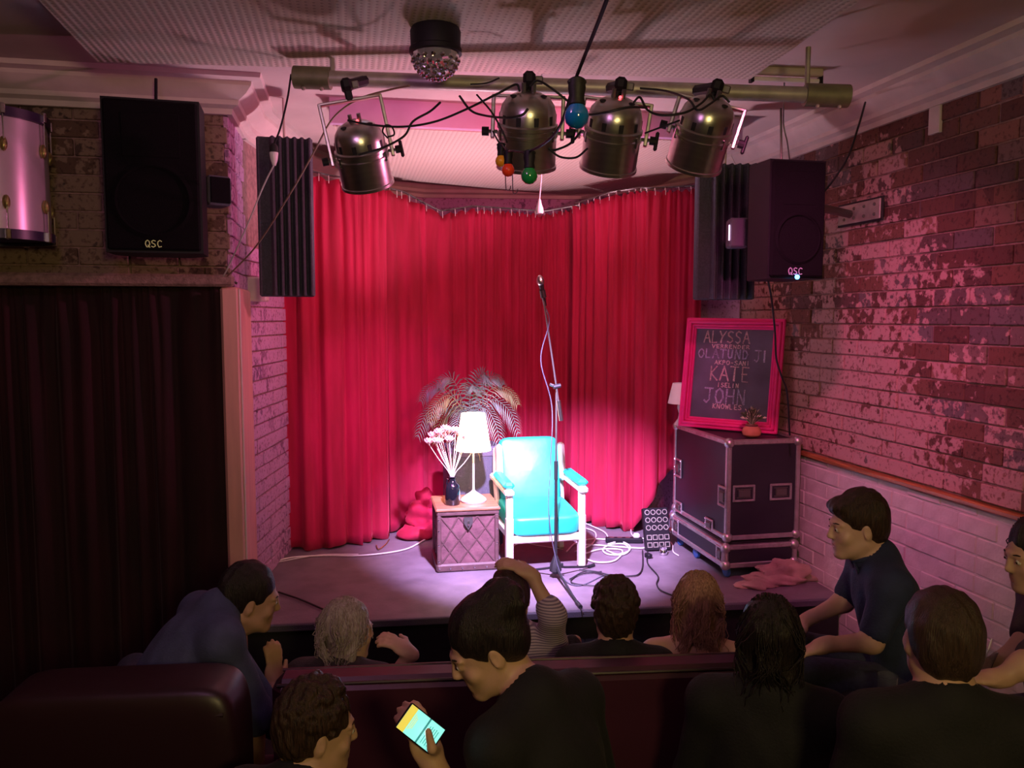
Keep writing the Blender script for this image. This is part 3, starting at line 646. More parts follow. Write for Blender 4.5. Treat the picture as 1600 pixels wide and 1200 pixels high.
# ------------------------------------------------------------------ road cases, board, plant, small lamp
def face_dish(mb, u, v, n, c, w_, h_, handle=True):
    """pressed dish: rounded rim frame round a recess"""
    pass
def road_case(name, label, cat, x0, x1, y0, y1, z0, z1, latches, handles):
    cx, cy = (x0+x1)/2, (y0+y1)/2; W, D, H = x1-x0, y1-y0, z1-z0
    r = empty(name, (cx, cy, z0), 0, label, cat); A = MT['alu']; e = .036
    B((0, 0, H/2), (W-.012, D-.012, H-.012), ch=.004).build('body', MT['case'], r)
    for sx in (-1, 1):
        for sy in (-1, 1): B((sx*(W/2-e/2+.002), sy*(D/2-e/2+.002), H/2), (e, e, H), ch=.006).build('edge', A, r)
        for z in (e/2-.002, H-e/2+.002): B((sx*(W/2-e/2+.002), 0, z), (e, D, e), ch=.006).build('edge', A, r)
    for sy in (-1, 1):
        for z in (e/2-.002, H-e/2+.002): B((0, sy*(D/2-e/2+.002), z), (W, e, e), ch=.006).build('edge', A, r)
    for sx in (-1, 1):
        for sy in (-1, 1):
            for z in (.02, H-.02):
                mb = MB().ball((sx*(W/2-.018), sy*(D/2-.018), z), .038, 10)
                mb.build('corner_ball', A, r)
    def dish(face, u, v, w_, h_):
        if face == 'f': T = Matrix.Translation((u, -D/2-.002, v)) @ Matrix.Rotation(0, 4, 'Z')
        else: T = Matrix.Translation((-W/2-.002, u, v)) @ Matrix.Rotation(-PI/2, 4, 'Z')
        mb = MB(); mb.T = T
        for c, s in (((0, 0, h_/2-.009), (w_, .012, .018)), ((0, 0, -h_/2+.009), (w_, .012, .018)), ((w_/2-.009, 0, 0), (.018, .012, h_-.02)), ((-w_/2+.009, 0, 0), (.018, .012, h_-.02))): mb.box(c, s, ch=.005)
        o = mb.build('dish', A, r)
        m2 = MB(); m2.T = T; m2.box((0, .002, 0), (w_-.034, .004, h_-.034), ch=.001); m2.build('recess', MT['case'], o)
        m3 = MB(); m3.T = T; m3.box((0, -.006, 0), (w_*.52, .014, h_*.42), ch=.005); m3.box((0, -.002, h_*.24), (w_*.62, .006, .008), ch=.002); m3.box((0, -.002, -h_*.24), (w_*.62, .006, .008), ch=.002); m3.build('grip', MT['dsteel'], o)
        m4 = MB(); m4.T = T
        for a in (-1, 1):
            for b in (-1, 0, 1): m4.ball((a*(w_/2-.009), -.007, b*(h_/2-.012)), .0035, 6)
        m4.build('rivets', MT['chrome'], o)['kind'] = 'stuff'
    for a in latches+handles: dish(*a)
    mb = MB()
    for k in range(12):
        t = -D/2+.06+k*(D-.12)/11
        mb.ball((-W/2-.003, t, H-.016), .004, 6)
    for k in range(8): mb.ball((-W/2+.06+k*(W-.12)/7, -D/2-.003, H-.016), .004, 6)
    for k in range(9): mb.ball((-W/2+.016, -D/2-.003, .06+k*(H-.12)/8), .004, 6)
    mb.build('rivet_row', MT['chrome'], r)['kind'] = 'stuff'
    return r
CX0, CX1, CY0, CY1 = 2.545, 3.10, 5.05, 5.98
rc = road_case('road_case', 'tall black road case with aluminium edges carrying the pink chalkboard', 'case', CX0, CX1, CY0, CY1, .775, 1.478,
    [('s', -.40, .30, .13, .15), ('s', .37, .36, .13, .15), ('s', -.20, .05, .13, .09), ('s', .35, .05, .13, .09)], [('f', -.15, .33, .17, .12), ('f', .13, .33, .17, .12)])
tr = road_case('road_case', 'low black wheeled case base under the tall road case', 'case', CX0-.02, CX1-.02, CY0-.02, CY1, .585, .745,
    [('s', -.41, .085, .11, .12), ('s', .36, .085, .11, .12)], [])
B((0, 0, .166), (.50, .88, .024), ch=.003).build('top_foam', MT['black'], tr)
for i, (x, y) in enumerate(((-.22, -.40), (.22, -.40), (-.22, .40), (.22, .40), (-.235, .06))):
    o = MB().lathe([(.038, -.014), (.043, -.010), (.043, .010), (.038, .014)], 16, Matrix.Translation((x, y, -.041)) @ Matrix.Rotation(PI/2, 4, 'Y')).build('wheel', MT['bluewheel'], tr)
    B((x, y, -.008), (.06, .07, .014), ch=.003).build('fork', MT['dsteel'], o)
# chalkboard leaning across the case
bl_, br_ = Vector((2.50, 5.78, 0)), Vector((3.045, 5.27, 0)); an = math.atan2(br_.y-bl_.y, br_.x-bl_.x); BW = (br_-bl_).length; BH = .845
bc = (bl_+br_)/2
bd = empty('chalkboard', (bc.x, bc.y, 1.480), 0, 'chalkboard of performer names in a hot pink moulded frame on the case', 'chalkboard', rot=(math.radians(-9), math.radians(.8), an))
for z0_, h_, y_, in ((0, .085, 0), ): pass
def framebar(a, b, w_, inward):
    mb = MB(); a, b = Vector(a), Vector(b); t = (b-a).normalized(); L_ = (b-a).length; c = (a+b)/2; an_ = math.atan2(t.z, t.x); inn = Vector(inward)
    for off, ww, th in ((.012, .024, .030), (.034, .022, .040), (.056, .020, .028), (.074, .018, .020)): mb.box(c+inn*off+Vector((0, -th/2, 0)), (L_-2*off+ww, th, ww), rot=(0, -an_, 0), ch=.006)
    mb.build('frame', MT['pink'], bd)
framebar((-BW/2, 0, 0), (BW/2, 0, 0), .08, (0, 0, 1)); framebar((-BW/2, 0, BH), (BW/2, 0, BH), .08, (0, 0, -1))
framebar((-BW/2, 0, 0), (-BW/2, 0, BH), .08, (1, 0, 0)); framebar((BW/2, 0, 0), (BW/2, 0, BH), .08, (-1, 0, 0))
B((0, -.004, BH/2), (BW-.14, .012, BH-.14), ch=.002).build('slate', MT['board'], bd)
def txt(s, x0, x1, z, h, m, th, rep=1, slope=0, name='chalk_name'):
    # board fractions: x 0..1 over the slate, z from its top
    sx = -BW/2+.075; sw = BW-.15; sz = BH-.075; sh = BH-.15
    letters(MB(), s, sx+x0*sw, sz-(z+h)*sh, sx+x1*sw, h*sh, th, y=-.012, rep=rep, slope=slope).build(name, m, bd, smooth=False)
txt('ALYSSA', .12, .72, .035, .125, MT['chalkp'], .008, 3); txt('VERRENDER', .23, .72, .182, .038, MT['chalkp'], .006)
txt('OLATUND', .06, .72, .235, .095, MT['chalkv'], .009, 3); txt('JI', .78, .97, .235, .12, MT['chalkv'], .009, 2); txt('AKPO-SANI', .28, .74, .355, .045, MT['chalkp'], .006)
txt('KATE', .23, .76, .42, .155, MT['chalkp'], .009, 2); txt('ISELIN', .34, .62, .60, .045, MT['chalkp'], .006)
txt('JOHN', .18, .74, .665, .155, MT['chalkv'], .009, 3); txt('KNOWLES', .30, .68, .83, .05, MT['chalkp'], .006)
# pot plant on the case
pt = empty('potted_plant', (2.80, 5.20, 1.480), 0, 'little dark-leaved plant in an orange pot before the chalkboard', 'plant')
MB().lathe([(.045, 0), (.062, .012), (.068, .035), (.058, .062), (.035, .080), (.042, .088), (.036, .088), (.028, .07)], 24).build('pot', MT['terra'], pt)
MB().lathe([(.043, .074), (.045, .079), (.040, .083)], 16).build('ribbon', MT['trunk'], pt)
rr = random.Random(9)
for k in range(120):
    a, e = rr.uniform(0, 6.28), rr.uniform(.05, 1.45); d = Vector((math.cos(a)*math.sin(e), math.sin(a)*math.sin(e), math.cos(e)*.9)); p = Vector((0, 0, .12))+d*rr.uniform(.03, .080)
    mb = MB(); t = d.orthogonal().normalized(); s_ = d.cross(t); l = .032
    mb.add([p, p+d*l*.5+t*.011+s_*.002, p+d*l, p+d*l*.5-t*.011+s_*.002, p+d*l*.45-s_*.003], [(0, 4, 1), (4, 2, 1), (0, 3, 4), (4, 3, 2)])
    mb.tube([(0, 0, .08), p], .001, 3); mb.build('leaf', MT['leafd'] if k % 3 else MT['stem'], pt, smooth=False)
sl = empty('table_lamp', (2.560, 5.885, 1.480), 0, 'unlit white lamp half hidden behind the pink-framed chalkboard', 'lamp')
MB().lathe([(.055, 0), (.052, .012), (.024, .05), (.018, .09), (.030, .13), (.030, .15), (.012, .175), (.008, .2)], 24).build('base', MT['ceramic'], sl)
MB().lathe([(.105, .17), (.070, .33), (.067, .33), (.102, .17)], 28, cap=False).build('lamp_shade', MT['wshade'], sl)

# pale dust cloths at the end of the stage
dcl = G(1262, 928, STZ)
for k, (x, y, z, rx, ry, rz_, sd) in enumerate(((2.72, 4.88, .0, .16, .12, .05, 3), (2.93, 4.95, 0, .20, .10, .09, 6), (2.85, 4.84, .0, .14, .09, .04, 8))):
    pass
dd = empty('dust_cloth', (2.86, 4.93, STZ), 0, 'crumpled pale cloth heaped on the stage end against the white wall', 'cloth')
lump('lower_fold', (-.05, -.03, .02), (.24, .09, .06), 23, MT['cloth'], dd, amp=.3, fr=4, n=48)
lump('upper_fold', (.09, .0, .06), (.17, .075, .09), 26, MT['cloth'], dd, amp=.35, fr=4.5, n=48)
lump('loose_end', (-.17, -.05, .02), (.09, .07, .035), 29, MT['cloth'], dd, amp=.35, fr=4, n=40)

# stage box with rows of sockets
sp = G(1030, 862, STZ); sb = empty('stage_box', (sp.x, sp.y, STZ+.012), 0, 'black cable stage box studded with rows of round sockets', 'stage box', rot=(math.radians(-18), 0, math.radians(-2)))
B((0, .03, .165), (.20, .06, .33), ch=.006).build('housing', MT['plastic'], sb)
for row in range(5):
    for c in range(4):
        z = .295-row*.06 if row < 3 else .10-(row-3)*.058
        if row < 3: MB().lathe([(.015, 0), (.021, .0), (.021, .006), (.015, .006)], 14, Matrix.Translation((-.072+c*.048, .004, z)) @ Matrix.Rotation(PI/2, 4, 'X'), cap=False).build('socket', MT['galv'], sb)
        else:
            mb = MB()
            for cc, ss in (((0, 0, .017), (.038, .008, .006)), ((0, 0, -.017), (.038, .008, .006)), ((.017, 0, 0), (.006, .008, .034)), ((-.017, 0, 0), (.006, .008, .034))): mb.box((Vector(cc)+Vector((-.072+c*.048, 0, z))), ss)
            mb.build('socket', MT['galv'], sb)
jr = G(1027, 860, STZ); jj = empty('metal_jar', (jr.x-.0, jr.y-.12, STZ), 0, 'small shiny metal jar on the stage before the socket box', 'jar')
MB().lathe([(.022, 0), (.030, .008), (.032, .03), (.024, .045), (.026, .05), (.028, .066), (.010, .072), (.0001, .072)], 20).build('body', MT['chrome'], jj)
pb = G(975, 848, STZ); ps = empty('power_strip', (pb.x, pb.y, STZ), math.radians(-14), 'black power strip among the white cables on the stage', 'power strip')
B((0, 0, .022), (.30, .06, .042), ch=.008).build('body', MT['plastic'], ps)
for k in range(4): MB().lathe([(.020, .042), (.022, .045), (.012, .045)], 12, Matrix.Translation((-.10+k*.065, 0, 0))).build('outlet', MT['dsteel'], ps)
B((.10, 0, .06), (.05, .04, .04), ch=.01).build('plug', MT['wcable'], ps)

# cables on the stage
def fc(pp, r, m, label, group=None, z=.006, **k): return cable('stage_cable', [G(x, y, STZ+z+r) for x, y in pp], r, m, label, group=group, k=8)
W_ = MT['wcable']
fc([(395, 893), (420, 882), (450, 872), (500, 868), (560, 868), (610, 863), (640, 856), (662, 844), (675, 838)], .006, W_, 'white cable running from the purple-lit wall to the trunk')
fc([(588, 852), (592, 858), (603, 850), (608, 843)], .005, MT['brass'], 'short yellowish cable end under the curtain hem')
fc([(398, 884), (440, 877), (500, 867), (560, 866)], .004, W_, 'thin white cable beside the purple-lit wall')
fc([(435, 925), (470, 937), (512, 955)], .006, MT['rubber'], 'dark cable lying across the empty front corner of the stage')
fc([(900, 812), (925, 822), (945, 832), (948, 842), (925, 842), (900, 848), (885, 862)], .006, W_, 'white cable curving behind the armchair', 'white cables coiled on the stage')
fc([(905, 822), (930, 832), (925, 850), (898, 862)], .006, W_, 'white cable looping beside the armchair leg', 'white cables coiled on the stage')
fc([(898, 850), (940, 852), (990, 856), (1010, 855), (1035, 842), (1050, 828)], .006, W_, 'white cable running to the road case', 'white cables coiled on the stage')
fc([(905, 868), (930, 878), (960, 876), (972, 860), (940, 858), (910, 866)], .006, W_, 'large white cable loop in front of the coil', 'white cables coiled on the stage')
fc([(950, 850), (970, 846), (985, 855), (975, 866), (950, 866), (942, 858), (955, 851), (975, 850), (983, 860), (965, 866), (948, 860)], .006, W_, 'white cable coiled in small rings', 'white cables coiled on the stage')
fc([(985, 822), (990, 838), (1020, 842), (1035, 838), (1050, 850), (1052, 862), (1060, 868)], .005, W_, 'white cable snaking past the socket box to the wheel')
fc([(1004, 860), (1004, 885), (998, 897), (985, 900), (960, 900), (930, 893), (905, 890)], .005, MT['rubber'], 'black cable bending round toward the stand', None)
fc([(1012, 862), (1012, 880), (1028, 900), (1026, 912), (1032, 922), (1050, 930)], .005, MT['rubber'], 'black wavy cable reaching the stage edge', None)
fc([(890, 905), (915, 893), (945, 900), (960, 912), (930, 915), (893, 910), (905, 898), (940, 893)], .004, MT['rubber'], 'black cable loops at the foot of the stand', None)
fc([(905, 946), (912, 960)], .004, MT['rubber'], 'black cable end over the stage edge', None)
fc([(795, 858), (815, 848), (845, 853), (880, 858)], .003, W_, 'thin pale wire under the armchair', None)
ad_ = G(1013, 872, STZ); adp = tag(B((0, 0, .02), (.04, .06, .035), ch=.008, rot=(0, 0, .3)).build('cable_adapter', MT['plastic'], loc=ad_), 'small black adapter block on the wavy black cable', 'adapter')
# ------------------------------------------------------------------ lighting bar and stage cans
pe1, pe2 = P(470, 121, 3.86), P(1312, 150, 3.80)
axp = (pe2-pe1).normalized()
bar = empty('lighting_bar', pe1, 0, 'long grey pipe under the ceiling carrying four stage cans', 'pipe')
Lb = (pe2-pe1)
MB().tube([Vector((0, 0, 0)), Lb], .036, 16).build('pipe', MT['galv'], bar)
for a, b in ((-.03, .14), (Lb.length-.16, Lb.length+.04)):
    s_ = MB().tube([axp*a, axp*b], .052, 16).build('sleeve', MT['olive'], bar)
    for t in (.25, .75): MB().ball(axp*(a+(b-a)*t)+Vector((0, -.02, -.055)), .010, 8).build('bolt', MT['galv'], s_)
for t in (.06, .94): MB().tube([Lb*t, Lb*t+Vector((0, 0, ZC-pe1.z-.0))], .012, 8).build('hanger', MT['galv'], bar)
bt = G(1228, 128, 3.59); btt = empty('light_batten', (bt.x, bt.y, 3.57), rzS, 'slim white unlit tube fitting at the end of the lighting bar', 'light')
B((0, 0, .07), (.40, .06, .04), ch=.006).build('housing', MT['ceil'], btt)
MB().tube([(-.19, 0, .03), (.19, 0, .03)], .013, 10).build('tube', MT['ceramic'], btt)
for s in (-1, 1): B((s*.195, 0, .035), (.02, .035, .05)).build('end_cap', MT['plastic'], btt)
dl = []
def stage_can(px, py, d, tilt, roll, label, ylen=.20, sc_=1.0, pan=0):
    """PX,PY: the pivot between the yoke arms"""
    p = P(px, py, d); dirv = p-Vector(cam.location); yaw = -math.atan2(dirv.x, dirv.y)+pan
    r = empty('stage_light', p, 0, label, 'stage light', 'cans on the lighting bar', rot=Euler((0, roll, yaw), 'XYZ')); r.scale = (sc_,)*3
    S = MT['steel']; T = Matrix.Rotation(-(PI-(PI/2-tilt)), 4, 'X')       # can axis +Z points where the lamp points
    T = Matrix.Rotation(-(PI/2+tilt), 4, 'X')
    mb = MB(); mb.T = T
    body = mb.lathe([(.0001, -.140), (.045, -.137), (.075, -.122), (.094, -.097), (.102, -.068), (.103, -.035), (.110, -.03), (.110, -.018), (.105, -.015), (.105, -.002), (.111, .001), (.111, .010), (.107, .012), (.107, .112), (.111, .115), (.111, .126), (.100, .126), (.098, .03)], 40, cap=False).build('housing', S, r)
    mb = MB(); mb.T = T; mb.lathe([(.099, .075), (.06, .07), (.0001, .065)], 24, cap=False).build('lens', MT['whiteled'] if 0 else MT['clear'], r)
    for k in range(10):
        a = 2*PI*k/10; mb = MB(); mb.T = T
        mb.box((math.cos(a)*.1005, math.sin(a)*.1005, -.052), (.006, .018, .032), rot=(0, 0, a), ch=.002); mb.build('vent_slot', MT['black'], body)
    for k in range(3):
        a = 2*PI*k/3+.5; mb = MB(); mb.T = T
        mb.ball((math.cos(a)*.060, math.sin(a)*.060, -.130), (.014, .014, .005), 10); mb.build('vent_hole', MT['black'], body)
    for x in (-.018, .018):
        mb = MB(); mb.T = T; mb.tube([(x, 0, -.135), (x, .0, -.170)], .008, 8); mb.build('cable_gland', MT['dsteel'], body)
    for a in (-.5, .6, 2.6, 3.6):
        mb = MB(); mb.T = T; mb.box((math.cos(a)*.107, math.sin(a)*.107, .0), (.014, .012, .04), rot=(0, 0, a), ch=.002); mb.build('spring_clip', MT['chrome'], body)
    w_ = .126
    mb = MB()
    mb.box((-w_, 0, ylen/2-.01), (.014, .028, ylen+.03), ch=.003).box((w_, 0, ylen/2-.01), (.014, .028, ylen+.03), ch=.003).box((0, 0, ylen), (2*w_, .028, .012), ch=.003)
    mb.build('yoke', MT['steel'], r)
    for s in (-1, 1):
        k_ = MB().tube([(s*.108, 0, 0), (s*.150, 0, 0)], .007, 8).build('pivot_bolt', MT['dsteel'], r)
        mb = MB().tube([(s*.140, 0, 0), (s*.165, 0, 0)], .016, 10)
        if s > 0: mb.box((.165, 0, 0), (.014, .018, .07), ch=.005)
        mb.build('tilt_knob', MT['plastic'], r)
    cl = MB().box((0, 0, ylen+.02), (.03, .035, .05), ch=.006).box((0, .0, ylen+.06), (.045, .075, .05), ch=.012)
    cl.build('clamp', MT['plastic'], r)
    tt = (Vector(p)+Vector((0, 0, ylen))-pe1).dot(axp); pq_ = pe1+axp*tt; bpy.context.view_layer.update(); q_ = r.matrix_world.inverted() @ pq_
    MB().tube([(0, 0, ylen+.06), q_], .022, 8).build('clamp_arm', MT['plastic'], r)
    MB().box((.035, 0, ylen+.06), (.03, .012, .03), ch=.004).build('wing_nut', MT['dsteel'], r)
    return r
k1_ = stage_can(566, 243, 3.72, math.radians(62), math.radians(-12), 'can with an upright steel yoke hanging apart at the foam end of the bar', ylen=.225, sc_=1.10)
stage_can(824, 207, 3.56, math.radians(66), math.radians(2), 'stage can directly beside the big blue bulb, behind the red and green bulbs', ylen=.125, sc_=1.20)
k3_ = stage_can(957, 212, 3.60, math.radians(62), math.radians(9), 'stage can between the blue bulb and the can nearest the brick wall', ylen=.125, sc_=1.17)
stage_can(1097, 210, 3.60, math.radians(60), math.radians(17), 'stage can nearest the brick wall, tilted toward the curtain', ylen=.120, sc_=1.15)

for k_ in (k1_, k3_): MB().ball((.008, -.078, .122), .006, 8).build('pilot_lamp', MT['redled'], k_)
# effect ball under the acoustic board
q = P(681, 118, 3.45); eb = empty('crystal_ball_light', (q.x, q.y, 3.53), .2, 'black effect light with clear faceted crystal dome on the acoustic board', 'light')
MB().lathe([(.085, 0), (.100, -.006), (.106, -.02), (.104, -.085), (.110, -.09), (.110, -.108), (.098, -.110), (.0001, -.110)], 28).build('housing', MT['plastic'], eb)
mb = MB(); n = 16; prof = [(.098*math.cos(t), -.112-.098*math.sin(t)) for t in [k*PI/2/6 for k in range(7)]]; prof[-1] = (.0001, prof[-1][1])
mb.lathe(prof, n, cap=False).build('dome', MT['clear'], eb, smooth=False)
for i, (a_, b_) in enumerate(zip(prof[1:-1], prof[2:])):
    for k in range(n if i < 3 else 8):
        t = 2*PI*(k+(i % 2)/2)/(n if i < 3 else 8); MB().ball((a_[0]*math.cos(t), a_[0]*math.sin(t), a_[1]), (.011, .011, .011), 6).build('crystal', MT['chrome'], eb, smooth=False)
MB().lathe([(.030, -.12), (.045, -.14), (.0001, -.165)], 12, cap=False).build('inner_reflector', MT['steel'], eb)

# festoon bulbs
def bulb(px, py, d, rad, col, label, tilt=(0, 0, 0), m=None):
    p = P(px, py, d); r = empty('festoon_bulb', p, 0, label, 'bulb', 'coloured festoon bulbs', rot=tilt)
    gm = mat('bulb_'+label.split()[1], col, .12, coat=.6)
    MB().lathe([(.0001, -rad), (rad*.5, -rad*.87), (rad*.87, -rad*.5), (rad, 0), (rad*.9, rad*.45), (rad*.62, rad*.85), (rad*.5, rad*1.1), (rad*.48, rad*1.3)], 24).build('glass', gm, r)
    MB().lathe([(rad*.6, rad*.85), (rad*.68, rad*.95), (rad*.60, rad*1.5), (rad*.72, rad*2.2), (rad*.66, rad*2.9), (rad*.4, rad*3.05), (rad*.2, rad*3.1)], 18).build('socket', MT['plastic'], r)
    MB().box((0, 0, rad*2.7), (rad*1.5, rad*.5, rad*.35), ch=.002).build('cable_clip', MT['plastic'], r)
    return p
c1 = bulb(901, 182, 1.55, .0235, (.005, .10, .38), 'large blue bulb hanging nearest on a single black wire')
c2 = bulb(827, 275, 2.20, .0225, (.01, .20, .05), 'round green bulb hanging in front of a steel can')
c3 = bulb(794, 266, 2.75, .0220, (.75, .05, .015), 'round red bulb hanging between the yellow and green bulbs')
c4 = bulb(783, 252, 3.15, .0230, (.80, .33, .02), 'round yellow bulb peeping out behind the red bulb')
K_ = MT['rubber']
w_top = P(948, 0, 1.25)
cable('festoon_wire', [P(975, -85, 1.15), w_top, c1+Vector((0, 0, .075)), P(870, 205, 1.8), c2+Vector((0, 0, .066)), P(800, 235, 2.5), c3+Vector((0, 0, .064)), c4+Vector((0, 0, .066)), P(778, 220, 3.2), P(770, 205, 3.3)], .0035, K_, 'black festoon wire descending from the ceiling through the coloured bulbs', 'wire', k=8)

# ceiling hook on which the far plug hangs, hanging plugs and wires
def plug(px, py, d, label, m, sz=1.0):
    p = P(px, py, d); r = empty('hanging_plug', p, 0, label, 'plug')
    MB().lathe([(.020*sz, -.025*sz), (.022*sz, -.018*sz), (.020*sz, .0), (.012*sz, .022*sz), (.007*sz, .045*sz), (.005*sz, .05*sz)], 16).build('body', m, r)
    for a in (-.5, .5, 0): MB().box((a*.014*sz, .006*(a == 0), -.034*sz), (.003, .006, .02*sz)).build('pin', MT['chrome'], r)
    return p
wl_p = plug(843, 326, 4.5, 'bright white plug hanging on a thin cord before the curtain', MT['ceramic'], 1.05)
cable('plug_cord', [P(846, 278, 4.5)+Vector((0, 0, .0)), wl_p+Vector((0, 0, .05))], .003, MT['wcable'], 'thin white cord holding the bright plug', 'cord')
cable('plug_cord', [Vector((P(846, 278, 4.5).x, P(846, 278, 4.5).y, 3.66)), P(846, 278, 4.5)], .003, MT['wcable'], 'upper length of the thin plug cord behind the can', 'cord')
p1_ = P(428, 243, 4.05)
pq = empty('cord_connector', p1_, 0, 'pale connector joining a black wire to a white cord before the foam', 'connector')
MB().lathe([(.008, -.05), (.018, -.02), (.022, .01), (.020, .02)], 14).build('socket', MT['ceramic'], pq)
MB().lathe([(.022, .015), (.020, .045), (.008, .06)], 14).build('plug', K_, pq)
cable('suspended_wire', [P(455, 116, 3.9), P(449, 155, 3.95), P(438, 200, 4.02), p1_+Vector((0, 0, .05))], .005, K_, 'black cord dropping from the ceiling to the pale connector', 'cord')
cable('suspended_wire', [p1_+Vector((0, 0, -.045)), P(412, 290, 4.15), P(385, 355, 4.35), P(360, 410, 4.55), P(346, 438, 4.66)], .0045, MT['wcable'], 'white cord running from the connector down to the doorway curtain', 'cord')
cable('suspended_wire', [P(349, 438, 4.66), P(400, 385, 4.45), P(455, 300, 4.1), P(492, 235, 3.95), P(520, 185, 3.85), P(560, 155, 3.75), P(610, 140, 3.65), P(640, 134, 3.50)], .0045, MT['bcable'], 'brown cord sweeping from the doorway curtain up to the crystal light', 'cord')
D1 = 3.55
cable('lamp_cable', [P(543, 188, D1), P(580, 195, D1), P(630, 198, D1), P(680, 190, D1), P(730, 170, 3.5), P(780, 145, 3.45), P(806, 132, 3.5), P(812, 142, 3.45)], .005, K_, 'black cable swinging between the two cans nearest the crystal light', group='black cables between the cans')
cable('lamp_cable', [P(560, 242, 3.5), P(600, 230, 3.5), P(632, 212, 3.5), P(645, 190, 3.5), P(672, 174, 3.5), P(688, 160, 3.45)], .005, K_, 'black cable from the crystal light to the lone can', group='black cables between the cans')
cable('lamp_cable', [P(606, 214, D1), P(616, 210, D1), P(612, 198, D1), P(602, 196, D1), P(598, 206, D1), P(606, 216, D1)], .004, K_, 'small knotted cable loop beside the lone can', group='black cables between the cans')
cable('lamp_cable', [P(718, 150, 3.5), P(735, 172, 3.45), P(755, 180, 3.4), P(790, 184, 3.15), P(815, 180, 3.1), P(825, 170, 3.1)], .005, K_, 'black cable drooping across the can by the red bulb', group='black cables between the cans')
cable('lamp_cable', [P(745, 148, 3.5), P(768, 175, 3.4), P(785, 205, 3.3), P(792, 222, 3.2)], .004, K_, 'black cable going down to the red bulb can pivot', group='black cables between the cans')
cable('lamp_cable', [P(828, 135, 3.42), P(840, 126, 3.45), P(862, 138, 3.4), P(890, 160, 3.4), P(915, 178, 3.35), P(945, 176, 3.2), P(980, 168, 3.2), P(1010, 168, 3.3)], .005, K_, 'black cable passing behind the blue bulb', group='black cables between the cans')
cable('lamp_cable', [P(990, 160, 3.4), P(1000, 152, 3.4), P(1012, 172, 3.35), P(1035, 180, 3.3), P(1070, 176, 3.3), P(1095, 162, 3.35), P(1110, 148, 3.4), P(1117, 158, 3.4)], .005, K_, 'black cable looping between the two cans nearest the brick wall', group='black cables between the cans')
cable('lamp_cable', [P(1000, 138, 3.7), P(1040, 142, 3.65), P(1075, 155, 3.4), P(1090, 172, 3.3), P(1110, 162, 3.35), P(1128, 150, 3.4), P(1140, 160, 3.4)], .005, K_, 'black cable tied along the end can', group='black cables between the cans')
cable('lamp_cable', [P(908, 205, 3.4), P(890, 225, 3.45), P(865, 235, 3.5), P(858, 232, 3.5), P(875, 245, 3.5), P(900, 246, 3.5), P(918, 232, 3.45)], .005, K_, 'black cable drooping below the blue bulb', group='black cables between the cans')
cable('lamp_cable', [P(1008, 208, 3.5), P(1035, 198, 3.4), P(1062, 188, 3.35)], .004, K_, 'short straight cable bridging the two end cans', group='black cables between the cans')
cable('lamp_cable', [P(735, 132, 3.7), P(760, 130, 3.7), P(780, 122, 3.72)], .004, K_, 'cable stub along the board beside the crystal light', group='black cables between the cans')
# wires at the brick wall
ws = P(1285, 303, 4.35)
cable('speaker_cable', [GX(1352, 160, XR-.2), P(1342, 195, 4.6), P(1325, 245, 4.5), P(1303, 280, 4.42), ws], .006, K_, 'black cable from the brick-side cornice to the hanging speaker')
cable('speaker_cable', [P(1200, 438, 4.35), P(1206, 470, 4.5), P(1211, 520, 4.75), P(1213, 560, 4.9), P(1222, 590, 5.0), P(1230, 615, 5.1), P(1234, 680, 5.3)], .006, K_, 'black cable dangling below the speaker over the pink frame')
hk = []
cc = P(1224, 183, 4.6)
cable('hanging_chain', [Vector((cc.x, cc.y, ZC)), P(1224, 186, 4.6), P(1226, 205, 4.6), P(1230, 222, 4.6), P(1234, 252, 4.4)], .004, MT['dsteel'], 'thin chain from the ceiling above the brick-side speaker', 'chain')
for a, b, l in ((790, 292, 'small black hook near the red bulb hanging from the stage board'), (801, 297, 'larger black hook under the green bulb')):
    p = P(a, b, 5.4); cable('ceiling_hook', [Vector((p.x, p.y, 3.50)), p+Vector((0, 0, .02)), p+Vector((.012, 0, -.02)), p+Vector((.03, 0, -.012)), p+Vector((.034, 0, .008))], .0035, K_, l, 'hook')

# ------------------------------------------------------------------ speakers, foam, drum
def logo(parent, text, c, w_, h_, m, th=.004): letters(MB(), text, c[0]-w_/2, c[2], c[0]+w_/2, h_, th, y=c[1], jit=0, rep=1).build('logo', m, parent, smooth=False)
def speaker(loc_, rz, W, D, H, label, lean=0, led=None, logox=0, lm=None):
    r = empty('loudspeaker', loc_, 0, label, 'loudspeaker', rot=(lean, 0, rz))
    poly = [(-W/2, -D/2), (W/2, -D/2), (W/2, D*.15), (W*.28, D/2), (-W*.28, D/2), (-W/2, D*.15)]
    MB().prism(poly, 0, H).build('cabinet', MT['plastic'], r, angle=30)
    B((0, -D/2-.008, H*.5), (W*.96, .022, H*.97), ch=.012).build('grille', MT['grille'], r)
    B((0, -D/2-.012, H*.76), (W*.62, .02, H*.30), ch=.015).build('horn', MT['grille'], r)
    MB().lathe([(W*.40, 0), (W*.42, .006), (W*.38, .014), (W*.36, .010)], 32, Matrix.Translation((0, -D/2-.016, H*.34)) @ Matrix.Rotation(PI/2, 4, 'X'), cap=False).build('woofer_ring', MT['grille'], r)
    logo(r, 'QSC', (logox, -D/2-.0225, H*.035), .085, .034, lm or MT['logo'])
    return r
sL = P(252, 399, 4.28)
s1 = speaker(sL, math.radians(3), .46, .34, .765, 'black loudspeaker hanging above the dark doorway curtain', lm=MT['logo'], logox=.0)
MB().tube([(0, 0, .765), (0, .03, ZCOR-sL.z+.1)], .008, 8).build('hanging_strap', MT['plastic'], s1)
MB().box((0, .19, .5), (.12, .14, .16)).build('wall_bracket', MT['dsteel'], s1)
